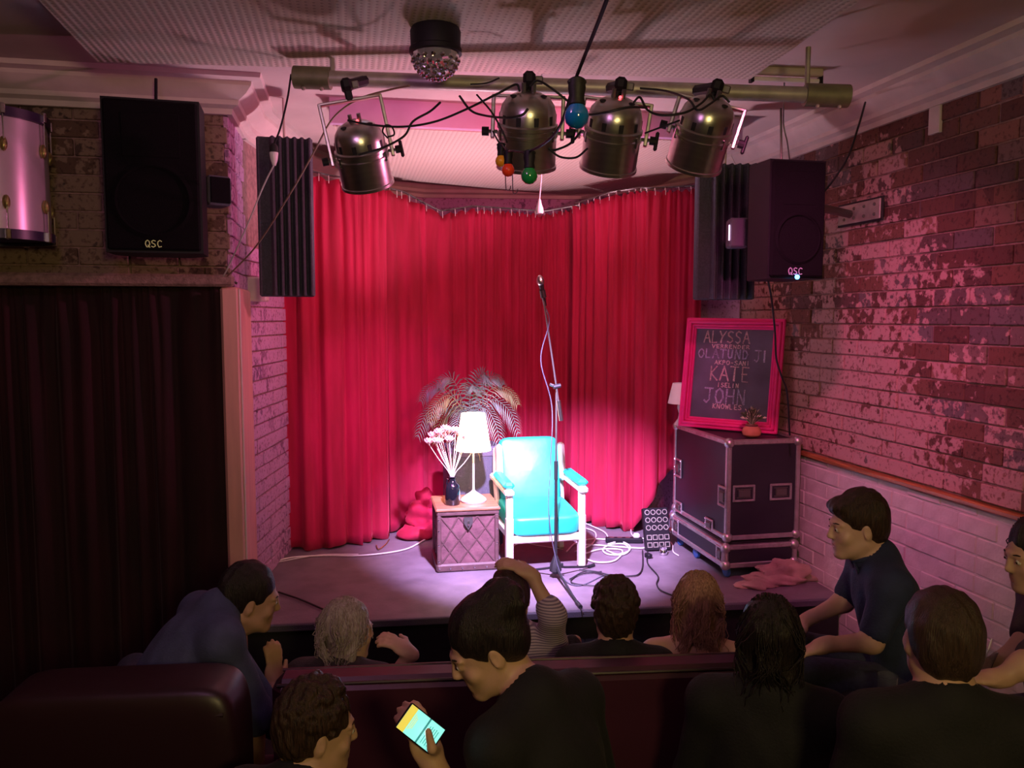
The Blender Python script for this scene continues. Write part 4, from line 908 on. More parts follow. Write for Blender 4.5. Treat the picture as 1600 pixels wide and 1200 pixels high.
wbx = P(336, 300, 4.55); wb = empty('wall_box', wbx, 0, 'small wedge-shaped black box fixed beside the doorway speaker', 'box', rot=(0, 0, math.radians(28)))
B((0, 0, 0), (.13, .16, .16), ch=.012).build('cabinet', MT['ampb'], wb); B((0, -.084, 0), (.11, .012, .14), ch=.004).build('grille', MT['grille'], wb)
B((0, .10, 0), (.04, .2, .04)).build('bracket', MT['dsteel'], wb)
sR = P(1216, 438, 4.30)
s2 = speaker(sR, math.radians(1), .315, .32, .60, 'black loudspeaker with blue light hanging beside the brick wall', logox=-.01, lm=mat('grey_logo_print', (.5, .45, .6), .4))
MB().lathe([(.0001, 0), (.012, 0), (.012, .006), (.0001, .008)], 12, Matrix.Translation((-.01, -.192, .008)) @ Matrix.Rotation(PI/2, 4, 'X')).build('status_light', MT['blueled'], s2)
MB().tube([(0, 0, .60), (0, .02, .9)], .006, 6).build('hanging_wire', MT['dsteel'], s2)
# bracket from the wall to the speaker
bp_ = GX(1342, 332, XR-.034); br = empty('speaker_bracket', bp_, 0, 'steel wall plate with arm holding the brick-side speaker', 'bracket')
B((0, 0, 0), (.012, .42, .12), ch=.003).build('plate', MT['galv'], br)
B((-.002, 0, .0), (.008, .45, .145), ch=.002).build('backing_plate', MT['black'], br).location = (.010, 0, 0)
for y in (-.16, -.06, .04, .14):
    for z in (-.03, .03): MB().ball((-.008, y, z), .010, 8).build('bolt', MT['dsteel'], br)
e_ = Vector((sR.x+.14, sR.y+.19, P(1300, 335, 4.6).z))-bp_
MB().tube([(-.01, .08, 0), (e_.x*.5, e_.y*.5+.05, 0), e_], .026, 8).build('arm', MT['dsteel'], br)
# small black box with a bright edge
nb = P(1152, 365, 4.75); nbx = empty('wall_box', nb, 0, 'small black box with a bright white edge before the brick-side foam', 'box', rot=(0, 0, math.radians(-15)))
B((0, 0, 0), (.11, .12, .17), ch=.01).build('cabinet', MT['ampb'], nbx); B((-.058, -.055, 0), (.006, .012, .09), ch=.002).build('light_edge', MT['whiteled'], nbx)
MB().tube([(0, .05, 0), (.06, .14, 0)], .012, 6).build('bracket', MT['dsteel'], nbx)
# acoustic foam columns
def foam(c0, W, H, rz, label, side=1):
    r = empty('foam_panel', c0, 0, label, 'foam panel', 'corner foam wedges', rot=(0, 0, rz)); B((0, .08, H/2), (W, .12, H), ch=.01).build('backing', MT['foam'], r)
    MB().tube([(0, .10, H-.02), (0, .10, ZC-c0.z-.002)], .008, 6).build('hanging_rod', MT['ceil'], r)
    n = 6; wv = W*.78/n; x0 = -W/2 if side > 0 else -W/2+W*.22
    for k in range(n):
        x = x0+W*.22*(side > 0)+wv*(k+.5)
        MB().add([(x-wv*.48, .025, .004), (x+wv*.48, .025, .004), (x+wv*.1, -.035, .004), (x-wv*.1, -.035, .004), (x-wv*.48, .025, H-.004), (x+wv*.48, .025, H-.004), (x+wv*.1, -.035, H-.004), (x-wv*.1, -.035, H-.004)],
          [(0, 1, 2, 3)[::-1], (4, 5, 6, 7), (0, 1, 5, 4), (1, 2, 6, 5), (2, 3, 7, 6), (3, 0, 4, 7)]).build('wedge', MT['foam'], r, smooth=False)
    return r
fL = P(450, 463, 4.92); foam(fL, .33, .955, math.radians(5), 'tall ribbed grey foam block beside the pink-lit post', 1)
fR = P(1134, 468, 5.25); foam(fR, .38, .87, math.radians(-14), 'tall ribbed grey foam block behind the brick-side speaker', 1)
B((fR.x+.48, fR.y+.20, 2.9), (.70, .04, .05)).build('foam_bracket', MT['dsteel'], wr)
# drum lamp at the frame's edge
dp = P(-10, 378, 4.02); dr = empty('drum', dp, 0, 'silver floor tom drum hung on the wall above the dark curtain', 'drum')
R0 = .255; H0 = .57
MB().lathe([(R0, .03), (R0, H0)], 48, cap=False).build('shell', MT['drum'], dr)
for z in (.0, H0): MB().lathe([(R0+.004, z), (R0+.016, z), (R0+.016, z+.045), (R0+.004, z+.045), (R0+.004, z)], 48, cap=False).build('hoop', mat('dark_hoop', (.03, .015, .05), .35), dr)
for z in (.02, H0+.02): MB().lathe([(.0001, z), (R0, z)], 40, cap=False).build('drumhead', MT['ampg'], dr)
for k in range(8):
    a = 2*PI*k/8-.98; x, y = math.cos(a), math.sin(a)
    for z in (.17, .44): MB().ball((x*(R0+.012), y*(R0+.012), z), (.018, .018, .035), 10).build('lug', MT['brass'], dr)
    for z0_, z1_ in ((.01, .17), (.44, H0+.05)): MB().tube([(x*(R0+.022), y*(R0+.022), z0_), (x*(R0+.022), y*(R0+.022), z1_)], .004, 6).build('tension_rod', MT['chrome'], dr)
    for z in (.02, H0+.03): MB().box((x*(R0+.02), y*(R0+.02), z), (.022, .022, .05), rot=(0, 0, a), ch=.004).build('claw', MT['chrome'], dr)
MB().box((0, R0+.10, .3), (.08, .22, .08)).build('wall_bracket', MT['dsteel'], dr)
# hooks on the cornice above the doorway
for a, b, c, l in ((107, 92, 145, 'thin black wire hook above the drum on the cornice'), (205, 135, 150, 'little wire hook on the cornice beside the doorway speaker')):
    p0, p1 = P(a, b, 4.6), P(a-4, c, 4.62); cable('wire_hook', [p0, p0.lerp(p1, .5)+Vector((.01, 0, 0)), p1], .004, K_, l, 'hook')
# ------------------------------------------------------------------ audience: bodies grown as one surface from a distance field
class Field:
    def __init__(s, lo, hi, h):
        s.lo = np.array(lo, float); s.h = h; s.n = np.ceil((np.array(hi)-s.lo)/h).astype(int)+1; s.F = np.full(s.n, .5, np.float32)
    def region(s, a, b, m):
        i0 = np.clip(np.floor((np.minimum(a, b)-m-s.lo)/s.h).astype(int), 0, s.n-1); i1 = np.clip(np.ceil((np.maximum(a, b)+m-s.lo)/s.h).astype(int)+1, 1, s.n)
        ax = [(s.lo[k]+s.h*np.arange(i0[k], i1[k])).astype(np.float32) for k in range(3)]
        return tuple(slice(i0[k], i1[k]) for k in range(3)), (ax[0][:, None, None], ax[1][None, :, None], ax[2][None, None, :])
    def put(s, sl, d, k, sub):
        f = s.F[sl]
        if f.size == 0: return
        if sub:
            d = -d; h = np.maximum(k-np.abs(f-d), 0)/k; s.F[sl] = np.maximum(f, d)+h*h*k*.25
        else:
            h = np.maximum(k-np.abs(f-d), 0)/k; s.F[sl] = np.minimum(f, d)-h*h*k*.25
    def cap(s, a, b, r0, r1=None, k=.02, sub=False):
        a, b = np.array(a, float), np.array(b, float); r1 = r0 if r1 is None else r1; m = max(r0, r1)+k+2*s.h
        sl, (x, y, z) = s.region(a, b, m); d = b-a; L = max(1e-9, d @ d)
        t = np.clip(((x-a[0])*d[0]+(y-a[1])*d[1]+(z-a[2])*d[2])/L, 0, 1)
        q = np.sqrt((x-a[0]-t*d[0])**2+(y-a[1]-t*d[1])**2+(z-a[2]-t*d[2])**2)-(r0+(r1-r0)*t); s.put(sl, q, k, sub)
    def ell(s, c, r, R=None, k=.02, sub=False, noise=None):
        c = np.array(c, float); r = np.array(r, float); m = r.max()+k+2*s.h+(noise[0] if noise else 0)
        sl, (x, y, z) = s.region(c, c, m); x, y, z = x-c[0], y-c[1], z-c[2]
        if R is not None:
            M = np.array(R).T; x, y, z = (M[0, 0]*x+M[0, 1]*y+M[0, 2]*z, M[1, 0]*x+M[1, 1]*y+M[1, 2]*z, M[2, 0]*x+M[2, 1]*y+M[2, 2]*z)
        k0 = np.sqrt((x/r[0])**2+(y/r[1])**2+(z/r[2])**2)+1e-6; k1 = np.sqrt((x/r[0]**2)**2+(y/r[1]**2)**2+(z/r[2]**2)**2)+1e-6
        q = k0*(k0-1)/k1
        if noise: q = q-noise[0]*(np.sin(x*noise[1]+np.sin(z*noise[1]*.4)*1.5)*np.sin(y*noise[1]*1.1+1+z*noise[2])*.6+.4*np.sin(x*noise[1]*2.1+y*40+z*noise[2]*1.4))
        s.put(sl, q, k, sub)
    def mesh(s):
        F = s.F; n = s.n; I = F < 0
        c = np.zeros(tuple(n-1), np.int8)
        for a in (0, 1):
            for b in (0, 1):
                for d in (0, 1): c += I[a:n[0]-1+a, b:n[1]-1+b, d:n[2]-1+d]
        act = (c > 0) & (c < 8); ids = np.argwhere(act); idx = np.full(act.shape, -1, np.int32); idx[act] = np.arange(len(ids))
        acc = np.zeros((len(ids), 3)); cnt = np.zeros(len(ids))
        cr = [np.array((a, b, d)) for a in (0, 1) for b in (0, 1) for d in (0, 1)]
        for p in cr:
            for ax in range(3):
                if p[ax]: continue
                q = p.copy(); q[ax] = 1; f0 = F[tuple((ids+p).T)]; f1 = F[tuple((ids+q).T)]; m = (f0 < 0) != (f1 < 0)
                t = f0[m]/(f0[m]-f1[m]); pos = np.repeat(p[None].astype(float), m.sum(), 0); pos[:, ax] = t; acc[m] += pos; cnt[m] += 1
        V = s.lo+(ids+acc/cnt[:, None])*s.h; faces = []
        for ax in range(3):
            u, v = [(1, 2), (2, 0), (0, 1)][ax]
            sl0 = [slice(1, -1)]*3; sl1 = [slice(1, -1)]*3; sl0[ax] = slice(0, -1); sl1[ax] = slice(1, None)
            A, Bb = I[tuple(sl0)], I[tuple(sl1)]; e = np.argwhere(A != Bb); ins = A[tuple(e.T)]
            off = np.ones(3, int); off[ax] = 0; e = e+off
            q = []
            for du, dv in ((0, 0), (-1, 0), (-1, -1), (0, -1)):
                o = e.copy(); o[:, u] += du; o[:, v] += dv; q.append(idx[tuple(o.T)])
            q = np.stack(q, 1); q[~ins] = q[~ins][:, ::-1]; faces.append(q)
        return V, np.concatenate(faces)
    def build(s, name, m, parent=None):
        V, Q = s.mesh(); me = bpy.data.meshes.new(name)
        me.vertices.add(len(V)); me.vertices.foreach_set('co', V.astype(np.float32).ravel()); me.loops.add(Q.size); me.loops.foreach_set('vertex_index', Q.astype(np.int32).ravel())
        me.polygons.add(len(Q)); me.polygons.foreach_set('loop_start', np.arange(0, Q.size, 4, dtype=np.int32)); me.polygons.foreach_set('loop_total', np.full(len(Q), 4, np.int32))
        me.polygons.foreach_set('use_smooth', np.ones(len(Q), bool)); me.update(); me.validate(); me.materials.append(m)
        o = bpy.data.objects.new(name, me); COL.objects.link(o)
        if parent: o.parent = parent
        return o
def RX(a): return np.array(Matrix.Rotation(a, 3, 'X'))
def RY(a): return np.array(Matrix.Rotation(a, 3, 'Y'))
def RZ(a): return np.array(Matrix.Rotation(a, 3, 'Z'))
NV = lambda *a: np.array(a, float)

def hand(F, wrist, d, up, s=1.0, curl=.5, k=.008, thumb=1, spread=.0, point=None, tt=None, tm=None):
    """palm and five unequal fingers; D along the palm, UP out of the back of the hand"""
    d = d/np.linalg.norm(d); up = up-d*(up @ d); up /= np.linalg.norm(up); sd = np.cross(d, up)*thumb
    palm = wrist+d*.045*s; F.ell(palm, (.040*s, .050*s, .016*s), np.stack([sd, d, up], 1), k=.02)
    F.cap(wrist-d*.02, wrist+d*.02*s, .025*s, .026*s, k=.02)
    for i, (x, l) in enumerate(((.029, .070), (.010, .080), (-.010, .074), (-.028, .058))):
        c = curl if point != i else .1; p = wrist+d*.085*s+sd*x*s; a = c*.5; v = d; u_ = -up; sp = sd*(x*spread*6)
        for seg, fl in ((.45, a), (.32, a*2), (.25, a*3)):
            dr = (d*math.cos(fl)+u_*math.sin(fl)+sp); dr /= np.linalg.norm(dr); q = p+dr*l*seg*s; F.cap(p, q, .0092*s, .0082*s, k=k); p = q
    if tt is not None:
        p = wrist+d*.02*s+sd*.02*s; q = tm; F.cap(p, q, .015*s, .0115*s, k=.012); F.cap(q, tt, .0112*s, .0085*s, k=.006); return
    p = wrist+d*.02*s+sd*.026*s; v = d*.55+sd*.75-up*.25; v /= np.linalg.norm(v); q = p+v*.038*s; F.cap(p, q, .014*s, .011*s, k=.012)
    v2 = d*.85+sd*.30-up*.35; v2 /= np.linalg.norm(v2); F.cap(q, q+v2*.030*s, .0105*s, .0085*s, k=k)

def person(label, head, face, pitch=0, roll=0, body=None, lean=.1, side=0, zf=0., skin=None, top=None, top_m=None, hair=None, hair_m=None, arms=None, sleeve='short', pants_m=None, legs=True, h=.007, smile=False, torso=.44, size=1.0, neckd=(0, .02, .11), eyes=True, name_hair='hair', legyaw=None):
    """HEAD: head centre in the room, FACE: compass angle the face looks to (0 = +X), BODY: the same for the chest"""
    body = face if body is None else body
    head = Vector(head); S = size
    yb = RZ(body-PI/2); T = yb @ RZ(0) @ RX(-lean) @ RY(side)     # chest frame: x right, y forward, z up
    Hm = RZ(face-PI/2) @ RX(pitch) @ RY(roll)
    neck = -(Hm @ NV(0, -.015, -.085))*-1*S                        # head base relative to the head centre
    nb = Hm @ NV(0, -.022, -.07)*S
    sh_c = nb-T @ NV(*neckd)*S                                     # middle of the shoulders
    pelvis = sh_c-T @ NV(0, 0, torso)*S
    o0 = NV(head.x, head.y, head.z)+pelvis; base = NV(o0[0], o0[1], zf)
    W = NV(head.x, head.y, head.z)-base                            # head centre in the figure's own frame
    hc = W; nb, sh_c, pelvis = nb+W, sh_c+W, pelvis+W
    sL, sR_ = sh_c+T @ NV(-.165, 0, -.02)*S, sh_c+T @ NV(.165, 0, -.02)*S
    ly = yb if legyaw is None else RZ(legyaw-PI/2)
    hipL, hipR = pelvis+ly @ NV(-.09, .02, 0)*S, pelvis+ly @ NV(.09, .02, 0)*S
    kn = [pelvis+ly @ NV(s_*.13, .43, .03)*S for s_ in (-1, 1)]; ft = [NV(k_[0], k_[1], .07)+ly @ NV(0, .02, 0) for k_ in kn]
    arms = arms or [None, None]; A = []
    for s_, sh, a in ((-1, sL, arms[0]), (1, sR_, arms[1])):
        if a is None: a = dict(e=T @ NV(s_*.06, .05, -.27)*S+sh, w=T @ NV(s_*-.02, .27, -.30)*S+sh, d=T @ NV(-s_*.3, 1, -.1))
        else:
            a = dict(a)
            for kk in ('e', 'w', 'tt', 'tm'):
                if kk in a: a[kk] = NV(*a[kk])-base
            a['d'] = NV(*a['d'])
        a['s'] = sh; a['sd'] = s_; A.append(a)
    pts = [hc+.2, hc-.2, pelvis, NV(0, 0, 0)]+kn+[f+ly @ NV(0, .2, 0) for f in ft]+[a['e'] for a in A]+[a['w'] for a in A]
    pts = [p for p in pts]; lo = np.min(pts, 0)-.20; hi = np.max(pts, 0)+.20; lo[2] = -.0+(-.005); lo[2] = -.01
    F = Field(lo, hi, h)
    # trunk of the body, neck
    F.ell(pelvis+T @ NV(0, 0, .02), NV(.155, .11, .12)*S, T, k=.05); F.ell(pelvis+T @ NV(0, .01, .17)*S, NV(.135, .095, .16)*S, T, k=.06)
    F.ell(sh_c+T @ NV(0, 0, -.13)*S, NV(.155, .105, .17)*S, T, k=.06); F.cap(sL, sR_, .052*S, k=.05)
    F.cap(sh_c+T @ NV(0, -.01, .0)*S, nb, .060*S, .052*S, k=.045); F.cap(sL, sh_c+T @ NV(0, -.015, .05)*S, .05*S, .05*S, k=.05); F.cap(sR_, sh_c+T @ NV(0, -.015, .05)*S, .05*S, .05*S, k=.05)
    # head
    def hp(x, y, z): return hc+Hm @ NV(x, y, z)*S
    F.ell(hp(0, -.018, .035), NV(.076, .096, .086)*S, Hm, k=.01); F.ell(hp(0, .022, -.02), NV(.062, .072, .085)*S, Hm, k=.03)
    F.ell(hp(0, .035, -.068), NV(.050, .052, .045)*S, Hm, k=.03); F.ell(hp(0, .076, -.100), NV(.022, .020, .019)*S, Hm, k=.016)
    for s_ in (-1, 1):
        F.cap(hp(s_*.052, -.01, -.055), hp(s_*.022, .068, -.100), .020*S, .014*S, k=.025)
        F.ell(hp(s_*.040, .062, -.030), NV(.022, .018, .020)*S, Hm, k=.02)
        F.ell(hp(s_*.031, .094, .006), NV(.018, .013, .011)*S, Hm, k=.012, sub=True)
        F.ell(hp(s_*.031, .079, .004), NV(.0145, .0125, .0125)*S, Hm, k=.003)
        F.cap(hp(s_*.012, .090, .024), hp(s_*.048, .076, .022), .008*S, .006*S, k=.012)
        F.ell(hp(s_*.076, -.012, -.008), NV(.009, .019, .032)*S, Hm @ RZ(-s_*.35), k=.008); F.ell(hp(s_*.087, -.006, -.004), NV(.007, .009, .018)*S, Hm, k=.006, sub=True)
    F.cap(hp(0, .089, .020), hp(0, .108, -.024), .0065*S, .0095*S, k=.010); F.ell(hp(0, .101, -.030), NV(.0145, .012, .0075)*S, Hm, k=.007)
    F.cap(hp(-.018, .084, -.060), hp(.018, .084, -.060), .0085*S, k=.009); F.cap(hp(-.015, .084, -.073), hp(.015, .084, -.073), .0088*S, k=.008)
    F.cap(hp(-.024, .0965, -.0665), hp(.024, .0965, -.0665), .0038*S, k=.004, sub=True)
    F.cap(nb, hp(0, -.02, -.03), .053*S, .056*S, k=.03); F.cap(hp(0, .01, -.085), nb+T @ NV(0, .03, -.02)*S, .038*S, .04*S, k=.03)
    # arms, hands, legs
    for a in A:
        F.cap(a['s'], a['e'], .050*S, .038*S, k=.03); F.cap(a['e'], a['w'], .038*S, .025*S, k=.03)
        up = NV(*a.get('up', (0, 0, 1))); hand(F, a['w'], a['d'], up, S*a.get('hs', 1.0), a.get('curl', .5), thumb=a.get('thumb', -a['sd']), spread=a.get('spread', 0), point=a.get('point'), tt=a.get('tt'), tm=a.get('tm'))
    if legs:
        for hp_, k_, f_ in zip((hipL, hipR), kn, ft):
            F.cap(hp_, k_, .078*S, .055*S, k=.04); F.cap(k_, NV(f_[0], f_[1], .09), .052*S, .036*S, k=.03); F.cap(NV(f_[0], f_[1], .05), f_+ly @ NV(0, .15, -.03), .034, .028, k=.03)
    body_o = F.build('person', skin); body_o.location = base; tag(body_o, label, 'person')
    # top: grown over the trunk and the sleeves
    G_ = Field(lo, hi, .011); t = .014; nz = (.004, 34, 22)
    G_.ell(pelvis+T @ NV(0, 0, .02), NV(.155, .11, .12)*S+t, T, k=.05); G_.ell(pelvis+T @ NV(0, .01, .17)*S, NV(.14, .10, .17)*S+t, T, k=.06, noise=nz)
    G_.ell(sh_c+T @ NV(0, 0, -.13)*S, NV(.158, .108, .17)*S+t, T, k=.06, noise=nz); G_.cap(sL*.55+sR_*.45, sL*.45+sR_*.55, .054*S+t, k=.05) if sleeve == 'none' else G_.cap(sL, sR_, .054*S+t, k=.05)
    G_.cap(sh_c+T @ NV(0, -.01, -.02)*S, sh_c+T @ NV(0, -.01, .045)*S, .066*S+t*.4, .060*S+t*.4, k=.03)
    for s_ in (sL, sR_) if sleeve != 'none' else ():
        G_.cap(s_, sh_c+T @ NV(0, -.015, .045)*S, .052*S+t, .048*S+t*.6, k=.05)
    for a in A if sleeve != 'none' else []:
        G_.cap(a['s'], a['e'] if sleeve != 'short' else a['s']+(a['e']-a['s'])*.78, .053*S+t, .042*S+t, k=.03)
        if sleeve == 'long': G_.cap(a['e'], a['w']+(a['e']-a['w'])*.06, .042*S+t, .028*S+t*.8, k=.025)
        elif sleeve == 'rolled': G_.cap(a['e'], a['e']+(a['w']-a['e'])*.18, .043*S+t, .042*S+t, k=.02)
        if sleeve == 'short': G_.cap(a['s']+(a['e']-a['s'])*.80, a['s']+(a['e']-a['s'])*.99, .034*S, .034*S, k=.006, sub=True)
    neckax = (nb-sh_c); neckax = neckax/np.linalg.norm(neckax)
    G_.cap(sh_c+neckax*.075*S, sh_c+neckax*.2*S, .062*S, .08*S, k=.008, sub=True)
    shirt = G_.build('shirt' if top is None else top, top_m, body_o)
    if sleeve != 'none':
        c_ = sh_c+neckax*.074*S; n_ = Vector(neckax); u_ = n_.orthogonal().normalized(); v_ = n_.cross(u_)
        MB().tube([Vector(c_)+(u_*math.cos(t_)+v_*math.sin(t_))*.066*S for t_ in np.linspace(0, 2*PI, 25)], .0105, 7, caps=False).build('neckband', top_m, body_o)
    if legs:
        L_ = Field(lo, hi, .013)
        for hp_, k_, f_ in zip((hipL, hipR), kn, ft):
            L_.cap(hp_, k_, .090*S, .068*S, k=.04); L_.cap(k_, NV(f_[0], f_[1], .12), .066*S, .048*S, k=.03)
        L_.ell(pelvis+T @ NV(0, 0, .0), NV(.175, .13, .11)*S, T, k=.05)
        L_.build('trousers', pants_m or MT['denim'], body_o)
        sh_ = Field(lo, hi, .010)
        for f_ in ft: sh_.cap(NV(f_[0], f_[1], .06), f_+ly @ NV(0, .15, -.02), .046, .038, k=.03)
        sh_.build('shoes', MT['rubber'], body_o)
    if eyes:
        for s_ in (-1, 1):
            e = MB().ball(Vector(hp(s_*.031, .0815, .004)), .0115*S, 10).build('eye', MT['eye'], body_o)
            MB().ball(Vector(hp(s_*.031, .0895, .003)), .0052*S, 8).build('iris', MT['iris'], e)
            MB().tube([Vector(hp(s_*.014, .0935, .025)), Vector(hp(s_*.032, .0885, .029)), Vector(hp(s_*.048, .077, .025))], [.0020, .0030, .0012], 6).build('eyebrow', hair_m, body_o)
    if eyes:
        lm_ = MT['lips']
        for z_, y_ in ((-.0605, .0915), (-.0725, .0915)): MB().tube([Vector(hp(x_, y_-x_*x_*18, z_-abs(x_)*.02*(1 if z_ > -.065 else -1))) for x_ in (-.021, -.012, 0, .012, .021)], [.0012, .0034, .0042, .0034, .0012], 6).build('lip', lm_, body_o)
    if hair: hair(body_o, hp, Hm, T, S, hair_m, lo, hi, nb)
    return body_o, dict(hp=hp, base=base, sh=sh_c, pelvis=pelvis, T=T, hc=hc)

def hair_short(top=.016, curl=0, line=.055, seed=1, back=-.06, sideburn=True, fringe=0, h=.0055):
    def f(body, hp, Hm, T, S, m, lo, hi, nb):
        c = hp(0, 0, 0); H = Field(c-.17, c+.17, h); n = (.004, 90, 30) if not curl else (.006, 110, 80)
        H.ell(hp(0, -.024, .040), (NV(.082, .098, .090)+NV(.2, .3, 1)*top)*S, Hm, k=.01, noise=n)
        H.ell(hp(0, -.055, -.01), NV(.074, .060, .075)*S, Hm, k=.03, noise=n)
        if fringe: H.ell(hp(.01, .062, .085), NV(.062, .034, .022+fringe)*S, Hm @ RX(-.4), k=.025, noise=n)
        if curl:
            r = np.random.default_rng(seed)
            for _ in range(int(170)):
                v = r.normal(size=3); v /= np.linalg.norm(v); v[2] = abs(v[2])*(1 if r.random() < .8 else -.4); v /= np.linalg.norm(v)
                if v[1] > .55 and v[2] < .55: continue
                p = hp(v[0]*.082, -.02+v[1]*.098, .045+v[2]*(.085+top)); H.ell(p, NV(1, 1, 1)*r.uniform(.010, .019)*curl, k=.004)
        # face, ears and nape stay clear
        H.ell(hp(0, .120, line-.062), NV(.062, .072, .066)*S, Hm, k=.010, sub=True); H.ell(hp(0, .085, -.075), NV(.12, .09, .07)*S, Hm, k=.01, sub=True)
        for s_ in (-1, 1): H.ell(hp(s_*.088, -.002, -.012), NV(.022, .022, .034)*S, Hm, k=.006, sub=True); H.ell(hp(s_*.085, .040, -.03), NV(.03, .040, .045)*S, Hm, k=.008, sub=True)
        H.ell(hp(0, -.05, back-.085), NV(.12, .12, .07)*S, Hm, k=.015, sub=True)
        H.build('hair', m, body)
    return f
def strands(body, m, paths, r=.0022, name='hair_strands', n=4):
    mb = MB()
    for p in paths: mb.tube([Vector(q) for q in p], [r*(1-.5*i/len(p)) for i in range(len(p))], n, caps=False)
    o = mb.build(name, m, body, angle=180); o['kind'] = 'stuff'
def hair_long(length=.28, width=1.0, seed=2, n=260, wave=.006, flip=0, part=0, top=.014, spread=.03, bun=False):
    def f(body, hp, Hm, T, S, m, lo, hi, nb):
        c = hp(0, 0, 0); H = Field(c-NV(.22, .22, length+.12), c+.18, .006); nz = (.004, 85, 12)
        H.ell(hp(0, -.024, .040), (NV(.083, .100, .090)+NV(.2, .3, 1)*top)*S, Hm, k=.01, noise=nz)
        down = NV(0, 0, -1.)
        ax = c+Hm @ NV(0, -.045, 0); ax2 = nb+T @ NV(0, -.055, -(length-.16))*S if length > .2 else hp(0, -.05, -length)
        sx = Hm @ NV(1, 0, 0)
        for s_ in (-1, 0, 1): H.cap(ax+sx*s_*.045*width, ax2+sx*s_*.055*width, .046*width, .034*width, k=.03)
        for s_ in (-1, 1): H.cap(hp(s_*.072, -.01, .03), hp(s_*.080, -.015, -.09), .022, .020, k=.03)
        H.ell(hp(0, .115, -.012), NV(.066, .070, .080)*S, Hm, k=.012, sub=True); H.ell(hp(0, .09, -.12), NV(.09, .08, .08)*S, Hm, k=.012, sub=True)
        H.build('hair', m, body)
        r = np.random.default_rng(seed); P_ = []
        for _ in range(n):
            a = r.uniform(-2.5, 2.5)-PI/2; e = r.uniform(.05, 1.35); v = NV(math.cos(a)*math.sin(e), math.sin(a)*math.sin(e), math.cos(e))
            p0 = hp(part+v[0]*.02, v[1]*.05, .14+top*.6); p1 = hp(v[0]*.088, -.024+v[1]*.106, .040+v[2]*(.094+top)); w_ = r.uniform(-1, 1)
            t = r.uniform(.75, 1.08); end = ax+(ax2-ax)*t+sx*w_*(.07+spread)*width+T @ NV(0, r.uniform(-.045, .03), 0)
            side = hp(np.sign(v[0])*.092, -.02+v[1]*.10, -.01) if abs(v[0]) > .35 else hp(v[0]*.09, -.128, -.02)
            path = smooth_path([Vector(p1), Vector((p1+side)/2+(Hm @ v)*.008), Vector(side), Vector((side+end)/2+(Hm @ NV(w_*.01, -.012, 0))), Vector(end)], 4)
            P_.append([q+Vector(r.normal(0, wave*min(1, i/6), 3)) for i, q in enumerate(path)])
        strands(body, m, P_)
    return f
def hair_bun(seed=3):
    def f(body, hp, Hm, T, S, m, lo, hi, nb):
        c = hp(0, 0, 0); H = Field(c-.24, c+.24, .006); nz = (.0035, 80, 14)
        H.ell(hp(0, -.026, .042), NV(.088, .106, .100)*S, Hm, k=.01, noise=nz)
        H.ell(hp(0, -.055, -.005), NV(.074, .065, .075)*S, Hm, k=.03)
        H.ell(hp(0, -.095, .085), NV(.068, .062, .062)*S, Hm, k=.02, noise=(.007, 70, 50))
        H.ell(hp(0, .132, -.002), NV(.070, .086, .070)*S, Hm, k=.015, sub=True); H.ell(hp(0, .085, -.075), NV(.12, .09, .07)*S, Hm, k=.01, sub=True)
        for s_ in (-1, 1): H.ell(hp(s_*.088, -.004, -.014), NV(.022, .022, .034)*S, Hm, k=.006, sub=True); H.ell(hp(s_*.085, .045, -.03), NV(.03, .040, .045)*S, Hm, k=.008, sub=True)
        H.ell(hp(0, -.05, -.145), NV(.12, .12, .07)*S, Hm, k=.015, sub=True)
        H.build('hair', m, body)
        r = np.random.default_rng(seed); P_ = []
        for _ in range(60):
            v = r.normal(size=3); v /= np.linalg.norm(v); p0 = hp(*(NV(0, -.095, .085)+v*.062)); q = r.normal(0, .005, 3); P_.append([Vector(p0), Vector(p0+Hm @ (v*.004)+q*.5), Vector(p0+Hm @ (v*.004)+q)])
        strands(body, m, P_, r=.0014)
    return f
MT['denim'] = mat('dark_denim', (.03, .035, .07), .8, noise=.2, nscale=60, bump=.2, bscale=300)
MT['lips'] = mat('lips', (.42, .15, .13), .45); MT['eye'] = mat('eye_white', (.7, .66, .62), .15); MT['iris'] = mat('dark_iris', (.03, .018, .012), .1)
SK1, SK2, SK3 = skin_m('light_skin', (.62, .38, .29)), skin_m('warm_skin', (.52, .31, .22)), skin_m('tan_skin', (.46, .26, .18))
HB, HD, HG, HF = hair_mat('dark_brown_hair', (.055, .028, .018), (.018, .009, .007)), hair_mat('near_black_hair', (.022, .014, .014), (.008, .005, .006)), hair_mat('silver_hair', (.50, .42, .42), (.28, .20, .20)), hair_mat('light_brown_hair', (.62, .36, .25), (.25, .12, .08))
shirt = lambda n, c, **k: mat(n, c, .85, noise=.2, nscale=14, bump=.25, bscale=120, sheen=.1, **k)
NAVY, BLK, DEN, STR, FLO = shirt('navy_shirt', (.022, .030, .085)), shirt('black_shirt', (.0045, .004, .006)), shirt('denim_shirt', (.055, .062, .15)), shirt('striped_shirt', (.42, .32, .42)), shirt('dark_print_top', (.05, .035, .045))
def stripes(m):
    nt = m.node_tree; b = nt.nodes['Principled BSDF']; tc = nt.nodes.new('ShaderNodeTexCoord'); wv = nt.nodes.new('ShaderNodeTexWave'); wv.bands_direction = 'Z'; wv.inputs['Scale'].default_value = 28; wv.inputs['Distortion'].default_value = .6
    r = nt.nodes.new('ShaderNodeValToRGB'); r.color_ramp.elements[0].color = (.14, .10, .18, 1); r.color_ramp.elements[1].color = (.52, .42, .50, 1); nt.links.new(tc.outputs['Object'], wv.inputs['Vector']); nt.links.new(wv.outputs['Color'], r.inputs[0]); nt.links.new(r.outputs[0], b.inputs['Base Color'])
stripes(STR)
D2 = math.radians
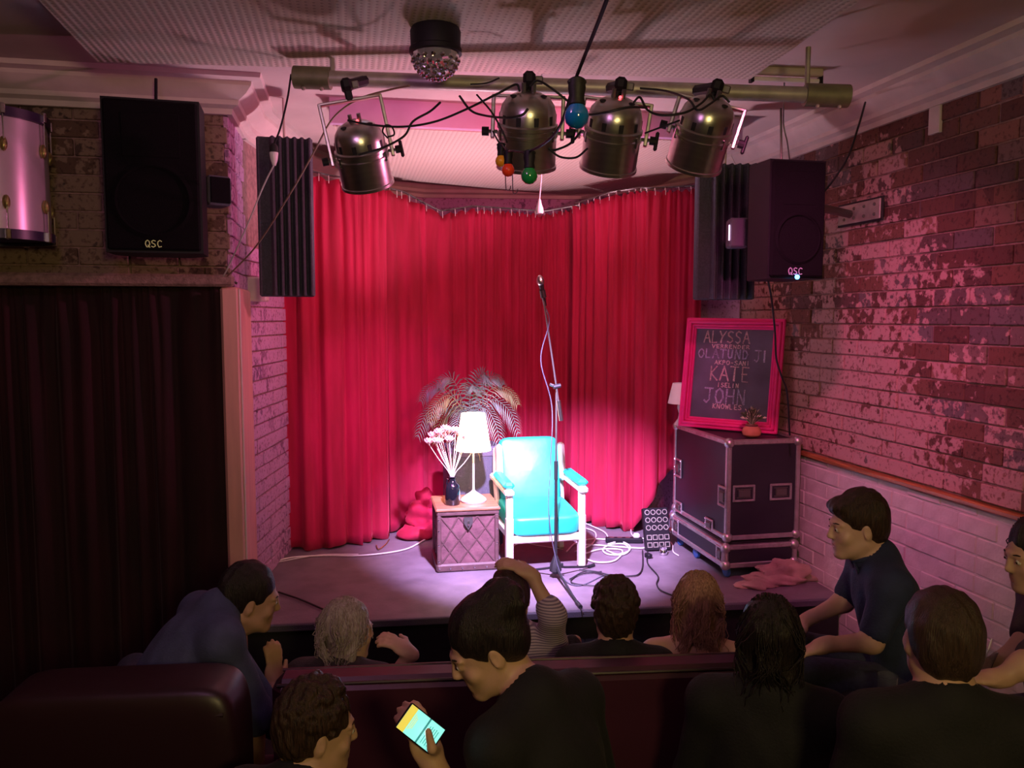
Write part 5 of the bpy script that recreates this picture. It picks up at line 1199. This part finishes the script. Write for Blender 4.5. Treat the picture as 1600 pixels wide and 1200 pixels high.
# --- seats first: the tall bench back in front of the stage
bA, bB = G(428, 1050, 1.09), G(1200, 1022, 1.09); bdir = (bB-bA).normalized(); brz = math.atan2(bdir.y, bdir.x); bl2 = (bB-bA).length; bcn = (bA+bB)/2
bench = empty('bench', (bcn.x, bcn.y, 0), brz, 'long maroon vinyl bench with tall back between the two rows of people', 'bench')
B((0, 0, .55), (bl2, .14, 1.06), ch=.035).build('backrest', MT['maroon'], bench)
MB().box((0, .34, .27), (bl2, .52, .10), ch=.04).build('seat', MT['maroon'], bench); B((0, .30, .11), (bl2-.04, .36, .21)).build('base', MT['black'], bench)
MB().tube([(-bl2/2+.02, -.055, 1.065), (0, -.058, 1.068), (bl2/2-.02, -.055, 1.065)], .006, 6).build('piping', MT['dvinyl'], bench)
MB().tube([(-bl2/2+.02, .055, 1.072), (0, .058, 1.075), (bl2/2-.02, .055, 1.072)], .006, 6).build('piping', MT['maroon'], bench)
# row in front of the bench: faces toward the stage (about +Y)
UP = D2(86)
person('silver-haired person in front of the bench turned toward a waving hand', P(545, 985, 3.22), D2(25), pitch=-.15, body=D2(70), lean=-.02, skin=SK1, top_m=FLO, hair=hair_long(.17, .85, seed=5, n=200, top=.010), hair_m=HG, h=.008, sleeve='short',
   arms=[None, dict(e=P(600, 1085, 3.25), w=P(640, 1020, 3.25), d=(-.5, .1, .35), up=(.2, -.5, .8), spread=.25, curl=.8, thumb=1)])
person('person in a striped shirt holding one hand on top of dark hair', P(798, 932, 3.40), D2(80), pitch=-.25, lean=.1, skin=SK2, top_m=STR, hair=hair_short(.014, line=.06), hair_m=HB, h=.008, sleeve='rolled',
   arms=[None, dict(e=P(864, 962, 3.24), w=P(829, 897, 3.29), d=(-.80, .25, .42), up=(.35, -.45, .8), curl=.7, thumb=1, spread=.05)])
person('curly dark-haired person in black seated at the middle of the bench', P(961, 958, 3.10), D2(76), lean=.0, skin=SK2, top_m=BLK, hair=hair_short(.020, curl=1.0, seed=4), hair_m=HB, h=.008, sleeve='long',
   arms=[dict(e=P(905, 1050, 3.3), w=P(893, 1003, 3.45), d=(-.6, .1, -.1), up=(0, 0, 1), curl=.9), None])
person('person with long light brown hair and one bare shoulder before the bench', P(1090, 945, 3.36), D2(70), pitch=.05, lean=-.02, skin=SK1, top='dress', top_m=FLO, hair=hair_long(.30, 1.05, seed=8, n=420, wave=.005, top=.018, spread=.035), hair_m=HF, h=.008, sleeve='none', size=1.07)
# denim-shirted person bent forward beside the bench
person('person in a denim shirt hunched forward beside the bench', P(392, 935, 2.92), D2(12), pitch=-.25, roll=.05, body=D2(22), lean=.75, skin=SK3, top_m=DEN, hair=hair_short(.014, line=.058, back=-.05), hair_m=HD, h=.007, sleeve='rolled', torso=.46, neckd=(0, .07, .065),
   arms=[dict(e=P(432, 1130, 2.95), w=P(427, 1066, 3.08), d=(.05, .1, .9), up=(.4, -.6, 0), curl=.6), dict(e=P(400, 1110, 2.80), w=P(402, 1200, 2.82), d=(.1, .2, -.6), up=(1, 0, 0), curl=.8)], legyaw=D2(82))
# the man on the side tier
p5o, i5 = person('young person in a navy shirt seated sideways against the white brick wall', P(1338, 822, 3.02), D2(168), pitch=-.12, body=D2(158), lean=.32, zf=.30, skin=SK1, top_m=NAVY, hair=hair_short(.020, line=.060, fringe=.006, back=-.045), hair_m=HB, h=.0065, sleeve='short', torso=.46,
   arms=[dict(e=P(1362, 1003, 2.82), w=P(1288, 1008, 2.80), d=(-.8, .25, -.35), up=(0, .1, 1), curl=.9, thumb=1), dict(e=P(1318, 940, 3.15), w=P(1262, 968, 3.2), d=(-.8, .1, -.5), up=(0, .2, 1), curl=.8, thumb=-1)], legyaw=D2(150))
p6o, i6 = person('dark-haired person in a spangled black dress cut by the frame edge', P(1620, 868, 2.62), D2(170), pitch=-.2, body=D2(150), lean=.15, zf=.30, skin=SK2, top='dress', top_m=FLO, hair=hair_long(.2, .9, seed=11, n=120), hair_m=HD, h=.008, sleeve='short', size=.98,
   arms=[dict(e=P(1600, 1040, 2.35), w=P(1560, 1060, 2.35), d=(-.9, .2, .0), up=(0, 0, 1), curl=.9, thumb=1), dict(e=P(1600, 1010, 2.6), w=P(1545, 1042, 2.6), d=(-.9, .1, .1), up=(0, 0, 1), curl=1.1, thumb=-1)], legyaw=D2(185))
# the row nearest the camera
pw, iw = person('person in black with a dark bun looking down at a bright phone', P(760, 1010, 2.14), D2(180), pitch=-.50, roll=.0, body=D2(128), lean=.36, side=.0, neckd=(0, .06, .135), zf=.30, skin=SK2, top_m=BLK, hair=hair_bun(), hair_m=HD, h=.0055, sleeve='short', size=1.04, torso=.46,
   arms=[dict(e=P(770, 1330, 1.95), w=P(676, 1192, 1.93), d=(-.25, .22, .60), up=(.35, -.85, .25), curl=.75, thumb=1, tt=P(669, 1143, 1.862), tm=P(675, 1170, 1.862)), None], legyaw=D2(95))
person('dark-haired person low in the corner with ear and cheek dimly lit', P(497, 1140, 2.12), D2(15), pitch=-.15, body=D2(60), lean=.3, zf=0, skin=SK2, top_m=BLK, hair=hair_short(.022, curl=.7, seed=9, back=-.05), hair_m=HB, h=.007, sleeve='long', size=1.0)
person('silhouetted person with smooth dark hair, back turned, behind the bench end', P(1203, 998, 2.40), D2(60), lean=.02, zf=.3, skin=SK3, top_m=BLK, hair=hair_long(.26, .9, seed=15, n=160, wave=.003), hair_m=HD, h=.008, sleeve='long', size=1.02)
person('person with close-cropped hair in a black tee, back turned to the camera', P(1468, 998, 1.98), D2(72), pitch=-.05, lean=.05, zf=.30, skin=SK2, top_m=BLK, hair=hair_short(.004, line=.06, back=-.07), hair_m=hair_mat('cropped_brown_hair', (.055, .030, .022), (.028, .015, .011)), h=.007, sleeve='short', size=1.05)
# phone in the hand
ph = P(657, 1138, 1.90); nrm = (Vector(cam.location)-ph).normalized(); up_ = (P(637, 1112, 1.90)-P(676, 1158, 1.90))
up_ = (P(629, 1123, 1.90)-P(681, 1148, 1.90)).normalized(); up_ = (P(637, 1118, 1.90)-P(680, 1152, 1.90)).normalized()
sx_ = up_.cross(nrm).normalized(); nrm = sx_.cross(up_)
phone = empty('smartphone', ph, 0, 'smartphone with lit teal and yellow screen held by the person in black', 'phone', rot=Matrix((sx_, up_, nrm)).transposed().to_euler())
B((0, 0, 0), (.070, .112, .008), ch=.003).build('body', MT['plastic'], phone)
scr = mat('lit_teal_screen', (.2, .7, .7), .3, emit=(.25, .85, .80), estr=.95); scy = mat('lit_yellow_screen', (.7, .6, .1), .3, emit=(.75, .62, .08), estr=.8); scd = mat('dark_teal_screen', (.02, .2, .22), .3, emit=(.02, .30, .32), estr=.6)
so = B((0, 0, .0045), (.064, .104, .001), ch=.0002).build('screen', scr, phone)
B((0, .042, .0053), (.064, .020, .0006), ch=.0001).build('screen_header', scy, so); B((0, -.008, .0053), (.064, .005, .0006), ch=.0001).build('screen_divider', scd, so)
for k in range(5): B((-.004+.002*(k % 2), -.018-.006*k, .0053), (.045, .0018, .0005), ch=.0001).build('text_line', scd, so)
for k in range(3): B((0, .028-.004*k, .0053), (.040-.006*k, .0014, .0005), ch=.0001).build('text_line', scy, so)
l = light('phone_glow', 'AREA', ph+nrm*.012, .12, (.55, 1, .85), .05, ph+nrm)
mb = MB()
mb.tube([(.03*math.cos(a), .026*math.sin(a), 0) for a in np.linspace(0, 2*PI, 16)], .006, 6, caps=False)
wr_ = P(676, 1192, 1.93); o = mb.build('beads', MT['rubber']); o.location = wr_+Vector((0, 0, -.03)); tag(o, 'dark bracelet on the wrist of the hand holding the phone', 'bracelet'); o.name = 'bracelet'
# sofa in the corner and simple seats
def rbox(name, c, size, m, parent, e=.22, n=48, k=28):
    sg = lambda v, p: math.copysign(abs(v)**p, v); vs = []
    for i in range(k+1):
        a = -PI/2+PI*i/k
        for j in range(n): b = 2*PI*j/n; vs.append((c[0]+size[0]/2*sg(math.cos(a), e)*sg(math.cos(b), e), c[1]+size[1]/2*sg(math.cos(a), e)*sg(math.sin(b), e), c[2]+size[2]/2*sg(math.sin(a), e)))
    return MB().add(vs, [(i*n+j, i*n+(j+1) % n, (i+1)*n+(j+1) % n, (i+1)*n+j) for i in range(k) for j in range(n)]).build(name, m, parent, angle=80)
sf = P(195, 1105, 2.42); sofa = empty('sofa', (sf.x, sf.y, 0), D2(-6), 'dark maroon vinyl sofa back with a shiny rounded corner, nearest the doorway curtain', 'sofa')
rbox('backrest', (0, 0, .60), (.74, .26, 1.20), MT['dvinyl'], sofa)
MB().box((0, .26, .30), (.70, .36, .26), ch=.05).build('seat', MT['maroon'], sofa); rbox('armrest', (.36, .22, .45), (.16, .46, .50), MT['maroon'], sofa); rbox('armrest', (-.36, .22, .45), (.16, .46, .50), MT['maroon'], sofa)
MB().tube([(-.33, -.115, 1.12), (.33, -.115, 1.12)], .007, 6).build('piping', MT['dvinyl'], sofa)
gl = P(1386, 1080, 2.75); tbz = gl.z-.06
tb = empty('side_table', (gl.x, gl.y, .30), 0, 'small dark table in the gloom holding an empty glass', 'table')
MB().lathe([(.16, tbz-.30-.02), (.165, tbz-.30-.012), (.16, tbz-.30)], 28).build('table_top', MT['black'], tb); MB().lathe([(.13, 0), (.12, .015), (.025, .03), (.022, tbz-.32)], 20).build('pedestal', MT['black'], tb)
gg = empty('drinking_glass', (gl.x, gl.y, tbz), 0, 'empty drinking glass catching light beside the cropped-haired person', 'glass')
MB().lathe([(.028, 0), (.030, .004), (.036, .12), (.034, .12), (.028, .008), (.0001, .006)], 24, cap=False).build('body', MT['glass'], gg)
hg = P(1536, 1035, 2.58); hgl = empty('drinking_glass', hg, 0, 'glass held in the hand of the person in the spangled dress', 'glass', rot=(0, .35, 0))
MB().lathe([(.024, -.05), (.026, -.046), (.032, .05), (.030, .05), (.024, -.042), (.0001, -.044)], 24, cap=False).build('body', MT['glass'], hgl)
MB().tube([(.005, 0, -.03), (.0, 0, .085)], .002, 6).build('straw', MT['ceramic'], hgl)
def stool(x, y, zf, zs, label):
    r = empty('stool', (x, y, zf), 0, label, 'stool', 'dark stools under the audience')
    MB().lathe([(.17, zs-zf-.07), (.185, zs-zf-.05), (.185, zs-zf-.02), (.16, zs-zf)], 24).build('seat', MT['dvinyl'], r)
    for a in range(4): MB().tube([(.11*math.cos(a*PI/2+.78), .11*math.sin(a*PI/2+.78), zs-zf-.06), (.15*math.cos(a*PI/2+.78), .15*math.sin(a*PI/2+.78), 0)], .014, 8).build('leg', MT['black'], r)
na = i5['base']; T5 = i5['T']; cen = i5['sh']+T5 @ NV(0, .0, .062)
ring = [Vector(cen+T5 @ NV(.074*math.cos(a), .070*math.sin(a), .016*-math.sin(a))) for a in np.linspace(-PI*1.5+.15, PI*.5-.15, 22)]
MB().tube(ring, .013, 8, flat=1.4).build('collar', NAVY, p5o)
for s_ in (-1, 1): MB().box(Vector(cen+T5 @ NV(s_*.030, .078, -.035)), (.045, .008, .05), rot=Matrix([list(q) for q in T5]) @ Matrix.Rotation(s_*.5, 3, 'Y'), ch=.003).build('collar_tip', NAVY, p5o)
for inf, lb in ((i5, 'dark round stool under the young person in navy'), (i6, 'dark round stool under the person in the spangled dress')):
    pv = inf['base']+inf['pelvis']; o = stool(pv[0], pv[1], .30, pv[2]-.125, lb)
